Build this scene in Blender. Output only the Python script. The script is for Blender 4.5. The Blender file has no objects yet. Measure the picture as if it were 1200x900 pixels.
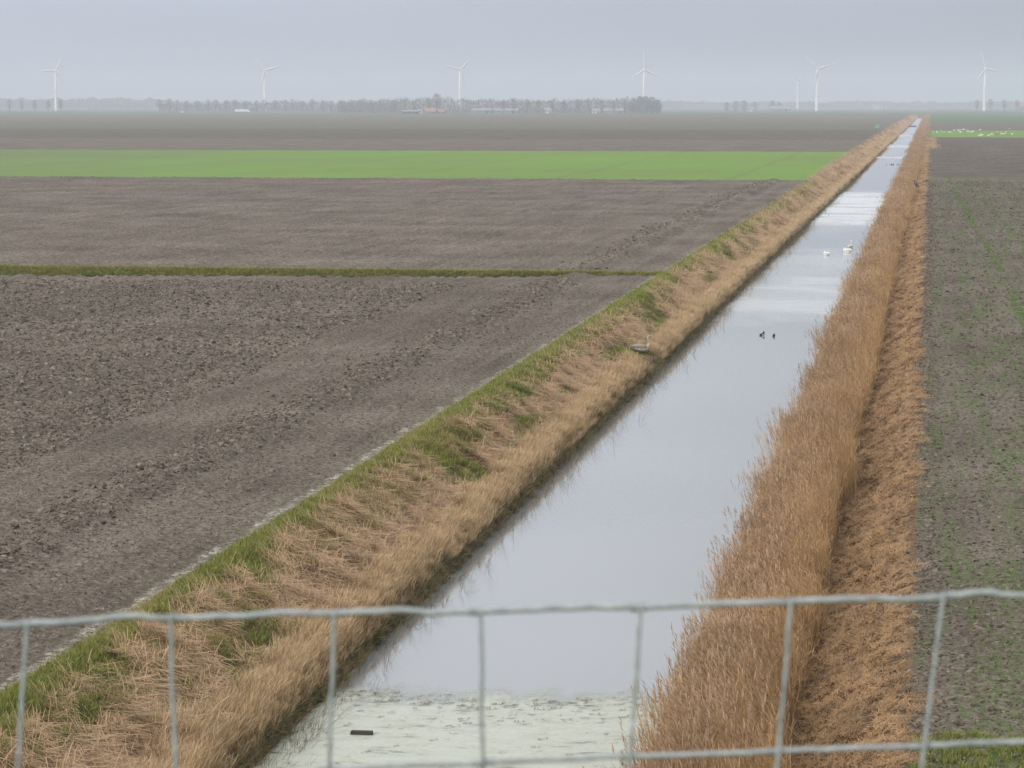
import bpy, math, random
import numpy as np
from mathutils import Vector, Matrix, Euler

scene = bpy.context.scene
rng = np.random.default_rng(11)
random.seed(11)
R = math.radians

# ------------------------------------------------------------------ camera
HC = 10.0                                   # eye height above the fields (standing on a road embankment)
FPX, CX, CY, VX, VY = 3000.0, 600.0, 450.0, 1091.0, 122.0
PITCH = math.atan((CY - VY) / FPX)
YAW = math.atan((VX - CX) / math.hypot(FPX, CY - VY))
cam_d = bpy.data.cameras.new('camera')
cam = bpy.data.objects.new('camera', cam_d)
scene.collection.objects.link(cam)
cam.location = (0, 0, HC)
cam.rotation_euler = (math.pi / 2 - PITCH, 0, YAW)
cam_d.sensor_width = 36.0
cam_d.lens = FPX / 1200.0 * 36.0
cam_d.clip_start, cam_d.clip_end = 0.1, 30000
cam_d.dof.use_dof = True
cam_d.dof.focus_distance = 110.0
cam_d.dof.aperture_fstop = 13.5
scene.camera = cam

# ------------------------------------------------------------------ world, sun, exposure
SUN_ROT, SUN_EL = R(200), R(34)
world = bpy.data.worlds.new('World')
scene.world = world
world.use_nodes = True
wt = world.node_tree
wt.nodes.clear()
wn = wt.nodes.new
out = wn('ShaderNodeOutputWorld')
bg = wn('ShaderNodeBackground')
bg.inputs['Strength'].default_value = 0.1
sky = wn('ShaderNodeTexSky')
sky.sky_type = 'NISHITA'
sky.sun_disc = False
sky.sun_elevation, sky.sun_rotation = SUN_EL, SUN_ROT
sky.dust_density = 4.0
geo = wn('ShaderNodeTexCoord')
sep = wn('ShaderNodeSeparateXYZ')
wt.links.new(geo.outputs['Generated'], sep.inputs[0])
ramp = wn('ShaderNodeValToRGB')             # overcast: paler and brighter towards the zenith
cr = ramp.color_ramp
cr.elements[0].position, cr.elements[0].color = 0.0, (3.9, 4.4, 5.5, 1)
cr.elements[1].position, cr.elements[1].color = 1.0, (14.0, 14.4, 15.0, 1)
e = cr.elements.new(0.035); e.color = (4.7, 5.2, 6.4, 1)
e = cr.elements.new(0.11); e.color = (8.4, 8.8, 9.6, 1)
e = cr.elements.new(0.28); e.color = (11.5, 11.9, 12.5, 1)
mp = wn('ShaderNodeMapping')
mp.inputs['Scale'].default_value = (2.2, 2.2, 16.0)
nz = wn('ShaderNodeTexNoise')
nz.inputs['Scale'].default_value = 1.7
nz.inputs['Detail'].default_value = 4.0
nz.inputs['Roughness'].default_value = 0.45
mr = wn('ShaderNodeMapRange')
mr.inputs['From Min'].default_value, mr.inputs['From Max'].default_value = 0.3, 0.7
mr.inputs['To Min'].default_value, mr.inputs['To Max'].default_value = 0.86, 1.10
mulc = wn('ShaderNodeMix'); mulc.data_type = 'RGBA'; mulc.blend_type = 'MULTIPLY'
mulc.inputs[0].default_value = 1.0
mixs = wn('ShaderNodeMix'); mixs.data_type = 'RGBA'
mixs.inputs[0].default_value = 0.12
wl = wt.links.new
side = wn('ShaderNodeMapRange'); side.interpolation_type = 'SMOOTHSTEP'
for _k, _v in (('From Min', -0.50), ('From Max', 0.25), ('To Min', 1.24), ('To Max', 0.64)): side.inputs[_k].default_value = _v
side2 = wn('ShaderNodeMath'); side2.operation = 'MULTIPLY'
wl(sep.outputs['X'], side.inputs[0])
wl(sep.outputs['Z'], ramp.inputs[0])
wl(geo.outputs['Generated'], mp.inputs['Vector'])
wl(mp.outputs[0], nz.inputs['Vector'])
wl(nz.outputs['Fac'], mr.inputs['Value'])
wl(ramp.outputs['Color'], mulc.inputs[6])
wl(mr.outputs['Result'], side2.inputs[0]); wl(side.outputs[0], side2.inputs[1])
wl(side2.outputs[0], mulc.inputs[7])
wl(mulc.outputs[2], mixs.inputs[6])
wl(sky.outputs['Color'], mixs.inputs[7])
wl(mixs.outputs[2], bg.inputs['Color'])
wl(bg.outputs[0], out.inputs['Surface'])

sun_d = bpy.data.lights.new('sun', 'SUN')
sun_d.energy = 1.5
sun_d.angle = R(24)
sun_d.color = (1.0, 0.95, 0.87)
sun = bpy.data.objects.new('sun', sun_d)
scene.collection.objects.link(sun)
sdir = Vector((math.sin(SUN_ROT) * math.cos(SUN_EL), math.cos(SUN_ROT) * math.cos(SUN_EL), math.sin(SUN_EL)))
sun.rotation_euler = sdir.to_track_quat('Z', 'Y').to_euler()
sun.location = (-20, -30, 60)

scene.view_settings.view_transform = 'Standard'
scene.view_settings.look = 'None'
scene.view_settings.exposure = 0.0
scene.view_settings.gamma = 1.0
scene.view_settings.use_curve_mapping = False
scene.render.engine = 'CYCLES'
scene.cycles.use_denoising = True
scene.cycles.denoising_prefilter = 'NONE'
scene.cycles.use_adaptive_sampling = False
scene.cycles.max_bounces = 6
scene.cycles.diffuse_bounces = 2
scene.cycles.glossy_bounces = 3
scene.cycles.transparent_max_bounces = 12
scene.cycles.volume_bounces = 1

# ------------------------------------------------------------------ helpers
_F = np.array([-math.sin(YAW) * math.cos(PITCH), math.cos(YAW) * math.cos(PITCH), -math.sin(PITCH)])
_Rt = np.array([math.cos(YAW), math.sin(YAW), 0.0])
_U = np.cross(_Rt, _F)
def ray(x, y): return _F + (x - CX) / FPX * _Rt + (CY - y) / FPX * _U
def on_z(x, y, z=0.0):
    d = ray(x, y); t = (z - HC) / d[2]; return d * t + np.array([0, 0, HC])
def at_Y(x, Y):                              # world X of picture column x at distance Y along the canal
    d = ray(x, VY); return d[0] / d[1] * Y
def px_m(Y, X=0): return FPX / (Y * math.cos(YAW) - X * math.sin(YAW))

def _hash(ix, iy, seed):
    n = (ix.astype(np.int64) * 374761393 + iy.astype(np.int64) * 668265263 + seed * 69069) & 0x7fffffff
    n = ((n ^ (n >> 13)) * 1274126177) & 0x7fffffff
    return ((n ^ (n >> 16)) & 0xffff) / 65535.0
def vnoise(x, y, seed=0):
    x = np.asarray(x, float); y = np.asarray(y, float)
    ix, iy = np.floor(x), np.floor(y)
    fx, fy = x - ix, y - iy
    fx = fx * fx * (3 - 2 * fx); fy = fy * fy * (3 - 2 * fy)
    a, b = _hash(ix, iy, seed), _hash(ix + 1, iy, seed)
    c, d = _hash(ix, iy + 1, seed), _hash(ix + 1, iy + 1, seed)
    return a + (b - a) * fx + (c - a) * fy + (a - b - c + d) * fx * fy
def fbm(x, y, oct=4, seed=0):
    s = np.zeros(np.broadcast(np.asarray(x), np.asarray(y)).shape); a = 0.5; t = 0
    for k in range(oct):
        s = s + a * vnoise(np.asarray(x) * 2 ** k, np.asarray(y) * 2 ** k, seed + 17 * k); t += a; a *= 0.5
    return s / t
def smooth(a, b, x):
    t = np.clip((np.asarray(x, float) - a) / (b - a), 0, 1); return t * t * (3 - 2 * t)

COL = scene.collection
def link(o): COL.objects.link(o); return o
def tag(o, label=None, cat=None, group=None, kind=None):
    if label: o['label'] = label
    if cat: o['category'] = cat
    if group: o['group'] = group
    if kind: o['kind'] = kind
    return o
def empty(name, loc=(0, 0, 0), rz=0.0):
    o = bpy.data.objects.new(name, None); o.location = loc; o.rotation_euler = (0, 0, rz)
    o.empty_display_size = 0.2
    return link(o)

class MB:
    def __init__(s): s.v = []; s.f = []
    def add(s, verts, faces):
        n = len(s.v); s.v += [tuple(map(float, p)) for p in verts]; s.f += [tuple(i + n for i in q) for q in faces]; return s
    def box(s, c, size, rz=0.0, top=1.0):
        x, y, z = [k / 2 for k in size]; P = []
        for sz in (-1, 1):
            k = top if sz > 0 else 1.0
            for sx, sy in ((-1, -1), (1, -1), (1, 1), (-1, 1)):
                a, b = sx * x * k, sy * y * k
                P.append((c[0] + a * math.cos(rz) - b * math.sin(rz), c[1] + a * math.sin(rz) + b * math.cos(rz), c[2] + sz * z))
        return s.add(P, [(3, 2, 1, 0), (4, 5, 6, 7), (0, 1, 5, 4), (1, 2, 6, 5), (2, 3, 7, 6), (3, 0, 4, 7)])
    def tube(s, pts, rad, n=6, cap=True, ell=None):
        pts = [Vector(p) for p in pts]; m = len(pts)
        if not hasattr(rad, '__len__'): rad = [rad] * m
        V = []; prev = None
        for i, p in enumerate(pts):
            t = (pts[min(i + 1, m - 1)] - pts[max(i - 1, 0)]).normalized()
            if prev is None:
                ref = Vector((0, 0, 1)) if abs(t.z) < 0.9 else Vector((1, 0, 0))
                a = t.cross(ref).normalized()
            else:
                a = (prev - t * prev.dot(t)).normalized()
            prev = a; b = t.cross(a)
            ka, kb = (1, 1) if ell is None else ell[i]
            for k in range(n):
                g = 2 * math.pi * k / n
                V.append(p + a * math.cos(g) * rad[i] * ka + b * math.sin(g) * rad[i] * kb)
        Fc = []
        for i in range(m - 1):
            for k in range(n):
                k2 = (k + 1) % n
                Fc.append((i * n + k, i * n + k2, (i + 1) * n + k2, (i + 1) * n + k))
        if cap: Fc += [tuple(range(n - 1, -1, -1)), tuple(range((m - 1) * n, m * n))]
        return s.add(V, Fc)
    def mesh(s, name, mat, smooth_=False):
        me = bpy.data.meshes.new(name); me.from_pydata(s.v, [], s.f); me.materials.append(mat)
        if smooth_: me.polygons.foreach_set('use_smooth', [True] * len(me.polygons))
        me.update(); return me
    def build(s, name, mat, parent=None, smooth_=False):
        o = bpy.data.objects.new(name, s.mesh(name, mat, smooth_)); o.parent = parent; return link(o)

def copy_tree(o, parent=None):
    c = o.copy(); link(c); c.parent = parent
    for ch in [k for k in o.children]: copy_tree(ch, c)
    return c

def grid_mesh(name, X, Y, Z, mat, keep=None):
    """X, Y, Z are 2-D arrays (rows along Y)."""
    nr, nc = X.shape
    co = np.stack([X, Y, Z], -1).reshape(-1, 3).astype(np.float32)
    i = np.arange((nr - 1) * (nc - 1)); r, c = i // (nc - 1), i % (nc - 1)
    a = r * nc + c
    q = np.stack([a, a + 1, a + nc + 1, a + nc], -1).astype(np.int32)
    if keep is not None: q = q[keep.reshape(-1)]
    me = bpy.data.meshes.new(name)
    me.vertices.add(len(co)); me.vertices.foreach_set('co', co.reshape(-1))
    me.loops.add(q.size); me.loops.foreach_set('vertex_index', q.reshape(-1))
    me.polygons.add(len(q)); me.polygons.foreach_set('loop_start', np.arange(0, q.size, 4, dtype=np.int32))
    me.polygons.foreach_set('use_smooth', np.ones(len(q), bool))
    me.materials.append(mat); me.update(); me.validate()
    return me
def sheet(name, x, y, zf, mat, kind='structure'):
    X, Y = np.meshgrid(np.asarray(x, float), np.asarray(y, float))
    o = bpy.data.objects.new(name, grid_mesh(name, X, Y, zf(X, Y) if callable(zf) else np.full(X.shape, float(zf)), mat))
    o['kind'] = kind
    return link(o)
def spaced(a, b, d0, rate):                  # steps that grow with the distance from the eye
    out = [a]
    while out[-1] < b: out.append(out[-1] + max(d0, rate * out[-1]))
    out[-1] = b
    return np.array(out)

# ------------------------------------------------------------------ materials
def new_mat(name):
    m = bpy.data.materials.new(name); m.use_nodes = True
    nt = m.node_tree; b = nt.nodes['Principled BSDF']
    b.inputs['Specular IOR Level'].default_value = 0.15
    b.inputs['Roughness'].default_value = 0.85
    return m, nt, b
def plain(name, col, rough=0.7, spec=0.25, var=0.12, scale=6.0, metallic=0.0):
    m, nt, b = new_mat(name)
    b.inputs['Roughness'].default_value = rough
    b.inputs['Specular IOR Level'].default_value = spec
    b.inputs['Metallic'].default_value = metallic
    tc = nt.nodes.new('ShaderNodeTexCoord'); n = nt.nodes.new('ShaderNodeTexNoise')
    n.inputs['Scale'].default_value = scale; n.inputs['Detail'].default_value = 4
    nt.links.new(tc.outputs['Object'], n.inputs['Vector'])
    r = nt.nodes.new('ShaderNodeValToRGB')
    r.color_ramp.elements[0].color = tuple(c * (1 - var) for c in col) + (1,)
    r.color_ramp.elements[1].color = tuple(min(1, c * (1 + var)) for c in col) + (1,)
    r.color_ramp.elements[0].position, r.color_ramp.elements[1].position = 0.3, 0.7
    nt.links.new(n.outputs['Fac'], r.inputs[0]); nt.links.new(r.outputs[0], b.inputs['Base Color'])
    return m

def N(nt, kind, **kw):
    n = nt.nodes.new(kind)
    for k, v in kw.items(): setattr(n, k, v)
    return n
def noise(nt, vec, scale, detail=4, rough=0.55):
    n = N(nt, 'ShaderNodeTexNoise'); n.inputs['Scale'].default_value = scale
    n.inputs['Detail'].default_value = detail; n.inputs['Roughness'].default_value = rough
    nt.links.new(vec, n.inputs['Vector']); return n.outputs['Fac']
def rampc(nt, fac, stops):
    r = N(nt, 'ShaderNodeValToRGB'); el = r.color_ramp.elements
    el[0].position, el[0].color = stops[0][0], tuple(stops[0][1]) + (1,)
    el[1].position, el[1].color = stops[-1][0], tuple(stops[-1][1]) + (1,)
    for p, c in stops[1:-1]:
        k = el.new(p); k.color = tuple(c) + (1,)
    nt.links.new(fac, r.inputs[0]); return r.outputs[0]
def mixc(nt, fac, a, b, blend='MIX'):
    m = N(nt, 'ShaderNodeMix', data_type='RGBA', blend_type=blend)
    for sock, v in ((m.inputs[0], fac), (m.inputs[6], a), (m.inputs[7], b)):
        if hasattr(v, 'node'): nt.links.new(v, sock)
        elif isinstance(v, (int, float)): sock.default_value = v
        else: sock.default_value = tuple(v) + (1,)
    return m.outputs[2]
def math_(nt, op, a, b=None, c=None, clamp=False):
    m = N(nt, 'ShaderNodeMath', operation=op, use_clamp=clamp)
    for s, v in zip(m.inputs, (a, b, c)):
        if v is None: continue
        if hasattr(v, 'node'): nt.links.new(v, s)
        else: s.default_value = v
    return m.outputs[0]
def maprange(nt, v, a, b, c=0.0, d=1.0):
    m = N(nt, 'ShaderNodeMapRange', interpolation_type='SMOOTHSTEP')
    nt.links.new(v, m.inputs['Value'])
    for k, x in (('From Min', a), ('From Max', b), ('To Min', c), ('To Max', d)): m.inputs[k].default_value = x
    return m.outputs['Result']
def world_pos(nt):
    g = N(nt, 'ShaderNodeNewGeometry'); s = N(nt, 'ShaderNodeSeparateXYZ')
    nt.links.new(g.outputs['Position'], s.inputs[0]); return g.outputs['Position'], s.outputs
def stretched(nt, vec, sc):
    m = N(nt, 'ShaderNodeMapping'); m.inputs['Scale'].default_value = sc
    nt.links.new(vec, m.inputs['Vector']); return m.outputs[0]
def bump(nt, h, b, strength, dist):
    n = N(nt, 'ShaderNodeBump'); n.inputs['Strength'].default_value = strength; n.inputs['Distance'].default_value = dist
    nt.links.new(h, n.inputs['Height']); nt.links.new(n.outputs[0], b.inputs['Normal'])

def soil_mat(name, dark, mid, pale, green=0.0, fine=7.0, bump_d=0.05, band=None):
    m, nt, b = new_mat(name)
    P, xyz = world_pos(nt)
    n1 = noise(nt, P, fine, 6, 0.7)
    n2 = noise(nt, P, 0.11, 3, 0.5)
    n3 = noise(nt, stretched(nt, P, (0.9, 0.06, 1)), 1.0, 3, 0.6)      # working direction of the plough
    f = math_(nt, 'ADD', math_(nt, 'MULTIPLY', n1, 0.62), math_(nt, 'ADD', math_(nt, 'MULTIPLY', n2, 0.22), math_(nt, 'MULTIPLY', n3, 0.16)))
    col = rampc(nt, f, [(0.35, dark), (0.48, mid), (0.61, pale)])
    if green > 0:
        g1 = noise(nt, stretched(nt, P, (1.2, 0.10, 1)), 1.0, 4, 0.6)
        g2 = noise(nt, P, 5.0, 4, 0.7)
        gf = math_(nt, 'MULTIPLY', maprange(nt, g1, 0.40, 0.66), maprange(nt, g2, 0.40, 0.62))
        col = mixc(nt, math_(nt, 'MULTIPLY', gf, green), col, (0.085, 0.145, 0.035))
    if band: col = band(nt, P, xyz, col)
    nt.links.new(col, b.inputs['Base Color'])
    b.inputs['Roughness'].default_value = 1.0
    b.inputs['Specular IOR Level'].default_value = 0.05
    bump(nt, math_(nt, 'ADD', noise(nt, P, fine * 0.8, 5, 0.7), math_(nt, 'MULTIPLY', n3, 0.5)), b, 0.9, bump_d)
    return m

def pale_edge(nt, P, xyz, col):               # dried pale silt line along the field's margin
    w = math_(nt, 'ADD', xyz['X'], math_(nt, 'MULTIPLY', math_(nt, 'SUBTRACT', noise(nt, P, 0.5, 3), 0.5), 0.9))
    k = math_(nt, 'MULTIPLY', maprange(nt, w, -15.92, -15.70), maprange(nt, w, -15.60, -15.40, 1, 0))
    k = math_(nt, 'MULTIPLY', k, maprange(nt, noise(nt, P, 5.0, 5, 0.75), 0.42, 0.60))
    k = math_(nt, 'MULTIPLY', k, maprange(nt, noise(nt, P, 0.7, 3, 0.6), 0.36, 0.56, 0.15, 1.0))
    g = math_(nt, 'MULTIPLY', maprange(nt, w, -16.6, -15.5), maprange(nt, noise(nt, P, 2.3, 5, 0.7), 0.50, 0.66))
    col = mixc(nt, math_(nt, 'MULTIPLY', g, 0.55), col, (0.13, 0.16, 0.055))
    return mixc(nt, math_(nt, 'MULTIPLY', k, 1.0), col, (0.47, 0.435, 0.37))

M = {}
S_D, S_M, S_P = (0.056, 0.044, 0.034), (0.138, 0.112, 0.089), (0.265, 0.224, 0.182)
def sc(c, k): return tuple(v * k for v in c)
M['soil_near'] = soil_mat('ploughed_soil_near', S_D, S_M, S_P, band=pale_edge)
M['soil_mid'] = soil_mat('ploughed_soil_middle', sc(S_D, 1.1), sc(S_M, 1.04), sc(S_P, 1.0), fine=4.0, bump_d=0.08, band=pale_edge)
M['soil_far'] = soil_mat('ploughed_soil_far', sc(S_D, 1.25), sc(S_M, 1.05), sc(S_P, 0.95), fine=1.6, bump_d=0.10)
M['soil_dark'] = soil_mat('ploughed_soil_dark', sc(S_D, 0.95), sc(S_M, 0.85), sc(S_P, 0.75), fine=2.5, bump_d=0.08)
M['soil_right'] = soil_mat('sprouting_soil', S_D, sc(S_M, 0.97), sc(S_P, 0.95), green=1.0, fine=7.0)
M['stubble'] = soil_mat('grassy_stubble', (0.10, 0.105, 0.06), (0.14, 0.14, 0.085), (0.18, 0.175, 0.11), fine=0.6, bump_d=0.05)
M['stubble_green'] = soil_mat('thin_green_crop', (0.075, 0.12, 0.05), (0.10, 0.155, 0.065), (0.14, 0.17, 0.09), fine=0.6, bump_d=0.05)
M['far_ground'] = soil_mat('far_ground', (0.09, 0.10, 0.065), (0.12, 0.125, 0.085), (0.15, 0.15, 0.11), fine=0.02, bump_d=0.02)

def wheat_mat():
    m, nt, b = new_mat('young_wheat')
    P, xyz = world_pos(nt)
    n1 = noise(nt, P, 1.4, 5, 0.7); n2 = noise(nt, stretched(nt, P, (0.02, 0.012, 1)), 1.0, 3)
    n3 = noise(nt, stretched(nt, P, (0.9, 0.03, 1)), 1.0, 2)
    f = math_(nt, 'ADD', math_(nt, 'MULTIPLY', n1, 0.45), math_(nt, 'ADD', math_(nt, 'MULTIPLY', n2, 0.4), math_(nt, 'MULTIPLY', n3, 0.15)))
    col = rampc(nt, f, [(0.30, (0.15, 0.145, 0.055)), (0.47, (0.15, 0.24, 0.036)), (0.66, (0.15, 0.31, 0.026))])
    # thinner, browner stand far from the canal
    thin = maprange(nt, math_(nt, 'ADD', xyz['X'], math_(nt, 'MULTIPLY', n2, 90.0)), -160.0, -30.0, 0.5, 0.0)
    col = mixc(nt, thin, col, (0.125, 0.125, 0.075))
    tram = math_(nt, 'PINGPONG', math_(nt, 'ADD', xyz['X'], math_(nt, 'MULTIPLY', n2, 5.0)), 12.0)
    col = mixc(nt, maprange(nt, tram, 0.25, 0.75, 0.28, 0.0), col, (0.13, 0.12, 0.07))
    nt.links.new(col, b.inputs['Base Color']); b.inputs['Roughness'].default_value = 0.8
    bump(nt, n1, b, 0.7, 0.06)
    return m
M['wheat'] = wheat_mat()

def bank_mat(name, cols, scale=(1.0, 3.0, 1.0)):
    m, nt, b = new_mat(name); P, xyz = world_pos(nt)
    n1 = noise(nt, stretched(nt, P, scale), 2.0, 6, 0.7)
    nt.links.new(rampc(nt, n1, [(0.32, cols[0]), (0.5, cols[1]), (0.68, cols[2])]), b.inputs['Base Color'])
    b.inputs['Roughness'].default_value = 1.0
    bump(nt, noise(nt, stretched(nt, P, scale), 9.0, 5, 0.7), b, 0.8, 0.05)
    return m
M['bank_left'] = bank_mat('bank_thatch', ((0.10, 0.065, 0.038), (0.19, 0.125, 0.070), (0.27, 0.19, 0.11)))
M['bank_right'] = bank_mat('bank_mown_litter', ((0.10, 0.060, 0.032), (0.185, 0.112, 0.060), (0.27, 0.17, 0.095)))
M['embank'] = bank_mat('embankment_turf', ((0.06, 0.08, 0.03), (0.10, 0.13, 0.045), (0.15, 0.16, 0.07)))
M['ditch'] = bank_mat('ditch_turf', ((0.11, 0.10, 0.04), (0.125, 0.175, 0.045), (0.16, 0.235, 0.06)), (0.6, 2.0, 2.0))
M['mud'] = bank_mat('bank_mud', ((0.02, 0.018, 0.012), (0.04, 0.035, 0.022), (0.06, 0.055, 0.03)))

def blade_mat(name, low, high, vars_, rough=0.6, patch=0.25):
    """low / high: colour at the foot and tip; vars_: list of tints picked per blade and per patch."""
    m, nt, b = new_mat(name)
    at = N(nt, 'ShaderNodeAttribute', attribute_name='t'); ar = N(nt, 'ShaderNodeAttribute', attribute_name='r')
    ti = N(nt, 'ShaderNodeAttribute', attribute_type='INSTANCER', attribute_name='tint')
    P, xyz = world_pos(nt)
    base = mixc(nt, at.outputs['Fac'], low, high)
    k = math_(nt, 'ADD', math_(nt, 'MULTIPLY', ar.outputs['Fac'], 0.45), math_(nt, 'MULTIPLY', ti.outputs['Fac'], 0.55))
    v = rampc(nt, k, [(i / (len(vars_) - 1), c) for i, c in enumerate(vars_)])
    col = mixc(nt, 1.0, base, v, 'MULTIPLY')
    nt.links.new(col, b.inputs['Base Color'])
    b.inputs['Roughness'].default_value = rough
    return m
M['reed'] = blade_mat('dry_reed', (0.555, 0.385, 0.195), (0.59, 0.385, 0.205), [(0.58, 0.52, 0.47), (0.86, 0.82, 0.77), (0.98, 0.94, 0.90), (1.14, 1.10, 1.06)])
M['plume'] = blade_mat('reed_plume', (0.40, 0.27, 0.15), (0.47, 0.345, 0.225), [(0.55, 0.5, 0.5), (0.95, 0.9, 0.92), (1.25, 1.2, 1.25)], 0.9)
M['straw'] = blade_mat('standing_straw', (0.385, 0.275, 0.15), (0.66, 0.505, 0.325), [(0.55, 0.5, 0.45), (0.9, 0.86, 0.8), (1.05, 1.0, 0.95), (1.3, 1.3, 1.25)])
M['litter'] = blade_mat('cut_reed_litter', (0.385, 0.262, 0.155), (0.53, 0.375, 0.235), [(0.5, 0.46, 0.44), (0.85, 0.8, 0.76), (1.05, 1.0, 0.96), (1.35, 1.3, 1.25)])
M['mown'] = blade_mat('mown_litter', (0.335, 0.205, 0.105), (0.42, 0.27, 0.145), [(0.32, 0.29, 0.26), (0.7, 0.68, 0.64), (1.0, 0.98, 0.94), (1.55, 1.5, 1.4)])
M['green'] = blade_mat('green_grass', (0.11, 0.13, 0.034), (0.235, 0.275, 0.078), [(0.7, 0.75, 0.7), (1.0, 1.0, 0.9), (1.35, 1.12, 0.95), (1.1, 1.15, 0.9)], 0.55)
M['dullgrass'] = blade_mat('faded_grass', (0.17, 0.15, 0.055), (0.36, 0.30, 0.125), [(0.6, 0.7, 0.55), (0.9, 0.95, 0.75), (1.0, 0.95, 0.85), (1.25, 1.15, 1.1)])
M['sedge'] = blade_mat('sedge_stem', (0.10, 0.09, 0.045), (0.20, 0.16, 0.085), [(0.6, 0.6, 0.5), (1.0, 1.0, 1.0), (1.5, 1.4, 1.2)])
M['foot'] = blade_mat('bank_foot_blade', (0.08, 0.072, 0.032), (0.21, 0.18, 0.085), [(0.5, 0.6, 0.45), (1.0, 1.0, 1.0), (1.6, 1.35, 1.2)])
M['seed'] = blade_mat('seedling', (0.085, 0.14, 0.03), (0.16, 0.27, 0.055), [(0.7, 0.7, 0.7), (1.0, 1.0, 1.0), (1.2, 1.15, 1.0)])
M['twig'] = blade_mat('floating_twig', (0.07, 0.055, 0.035), (0.12, 0.09, 0.055), [(0.5, 0.5, 0.5), (1, 1, 1), (1.8, 1.7, 1.5)])

def clod_mat():
    m, nt, b = new_mat('soil_clod')
    ti = N(nt, 'ShaderNodeAttribute', attribute_type='INSTANCER', attribute_name='tint')
    P, xyz = world_pos(nt)
    n1 = noise(nt, P, 18.0, 4, 0.7)
    f = math_(nt, 'ADD', math_(nt, 'MULTIPLY', n1, 0.35), math_(nt, 'MULTIPLY', ti.outputs['Fac'], 0.65))
    nt.links.new(rampc(nt, f, [(0.1, S_D), (0.45, S_M), (0.75, S_P), (0.95, (0.29, 0.255, 0.215))]), b.inputs['Base Color'])
    b.inputs['Roughness'].default_value = 1.0; b.inputs['Specular IOR Level'].default_value = 0.05
    return m
M['clod'] = clod_mat()

# ------------------------------------------------------------------ ground profile
ZW = -1.75
XL_TOP, XL_WATER = -15.30, -11.75            # bank on the left of the canal
XR_TOP, XR_WATER = -0.15, -4.25              # bank on its right
DITCH_Y, DITCH_X = 147.6, -19.4
def bank_left_z(X, Y):
    X = np.asarray(X, float)
    z = np.interp(X, [-15.3, -14.9, -14.3, -13.2, -12.45, -12.0, -11.72, -11.2, -10.6], [0, -0.03, -0.26, -0.86, -1.18, -1.32, -1.74, -2.1, -2.5])
    k = smooth(-15.2, -14.4, X) * smooth(-11.9, -12.7, X)
    ridge = fbm(X * 0.55 + Y * 0.10, Y * 1.9, 3, 5) - 0.5
    lump = fbm(X * 1.6, Y * 1.3, 3, 9) - 0.5
    return z + k * (0.34 * ridge + 0.20 * lump) + 0.10 * smooth(-15.25, -15.0, X) * smooth(-13.9, -14.5, X) * (fbm(X * 2, Y * 1.5, 3, 31))
def bank_right_z(X, Y):
    X = np.asarray(X, float)
    z = np.interp(X, [-6.2, -5.0, -4.25, -3.4, -2.5, -1.2, -0.5, -0.15], [-2.6, -2.2, -1.74, -1.55, -1.28, -0.56, -0.14, 0.0])
    k = smooth(-2.6, -2.2, X) * smooth(-0.15, -0.5, X)
    return z + k * (0.14 * (fbm(X * 0.9, Y * 0.55, 4, 12) - 0.5) + 0.10 * (fbm(X * 2.6, Y * 2.2, 3, 14) - 0.5))
def edge_wobble(Y, seed, a=0.12): return a * (fbm(np.asarray(Y) * 0.35, np.asarray(Y) * 0 + seed, 3, seed) - 0.5) * 2
def soil_z(X, Y):
    X = np.asarray(X, float); Y = np.asarray(Y, float)
    base = 0.075 * (fbm(X * 4.2, Y * 4.2, 4, 1) - 0.5) * 2 + 0.018 * np.sin(X * 8.2 + 1.5 * fbm(X * .3, Y * .05, 2, 6)) + 0.03 * (fbm(X * 1.2, Y * 0.12, 3, 16) - 0.5)
    coarse = smooth(-23.5, -28, X) * 0.11 * (fbm(X * 1.9, Y * 1.9, 4, 2) - 0.5) * 2
    line = np.exp(-((X + 20.2 + 0.5 * (fbm(Y * 0.08, Y * 0, 2, 8) - 0.5)) / 0.75) ** 2)
    rough = line * (0.16 + 0.34 * (fbm(X * 2.4, Y * 2.4, 4, 3) - 0.5))
    furrow = -0.05 * np.exp(-((X + 19.1) / 0.28) ** 2)
    fade = smooth(-15.3, -16.2, X)
    ditch_fade = 1.0
    return (base + coarse + rough + furrow) * fade * ditch_fade
def soil_right_z(X, Y):
    return 0.05 * (fbm(X * 4.5, Y * 4.5, 4, 21) - 0.45) * 2 * smooth(-0.15, 0.25, X)

# ------------------------------------------------------------------ terrain
yb = spaced(24, 2560, 0.10, 0.0022)
yb_l = yb[yb < 420]
# ground under everything, out to the horizon
gx = np.array([-9000, -4000, -1500, -600, -200, -60, -16.0, -15.2, -10.8, -6.0, -0.4, 0.3, 20, 80, 300, 1200, 4000, 9000.0])
gy = np.array([-900, -100, 0, 20, 40, 80, 160, 300, 600, 1200, 2400, 2480, 2520, 3500, 5500, 8000, 11500.0])
def under_z(X, Y):
    z = np.full(X.shape, -0.35)
    z[(X < -18) & (X > -250) & (Y > 70) & (Y < 310)] = -1.6
    z[(X > -15.5) & (X < -0.3) & (Y < 2500)] = -3.4
    return z
sheet('ground', gx, gy, under_z, M['far_ground'])

sheet('canal_bank_left', np.concatenate([np.arange(-15.3, -11.3, 0.085), [-11.0, -10.6]]), spaced(22, 2500, 0.12, 0.0026), bank_left_z, M['bank_left'])
sheet('canal_bank_right', np.concatenate([[-6.2, -5.4], np.arange(-4.8, -0.14, 0.10), [-0.15]]), spaced(22, 2500, 0.12, 0.0026), bank_right_z, M['bank_right'])
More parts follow.
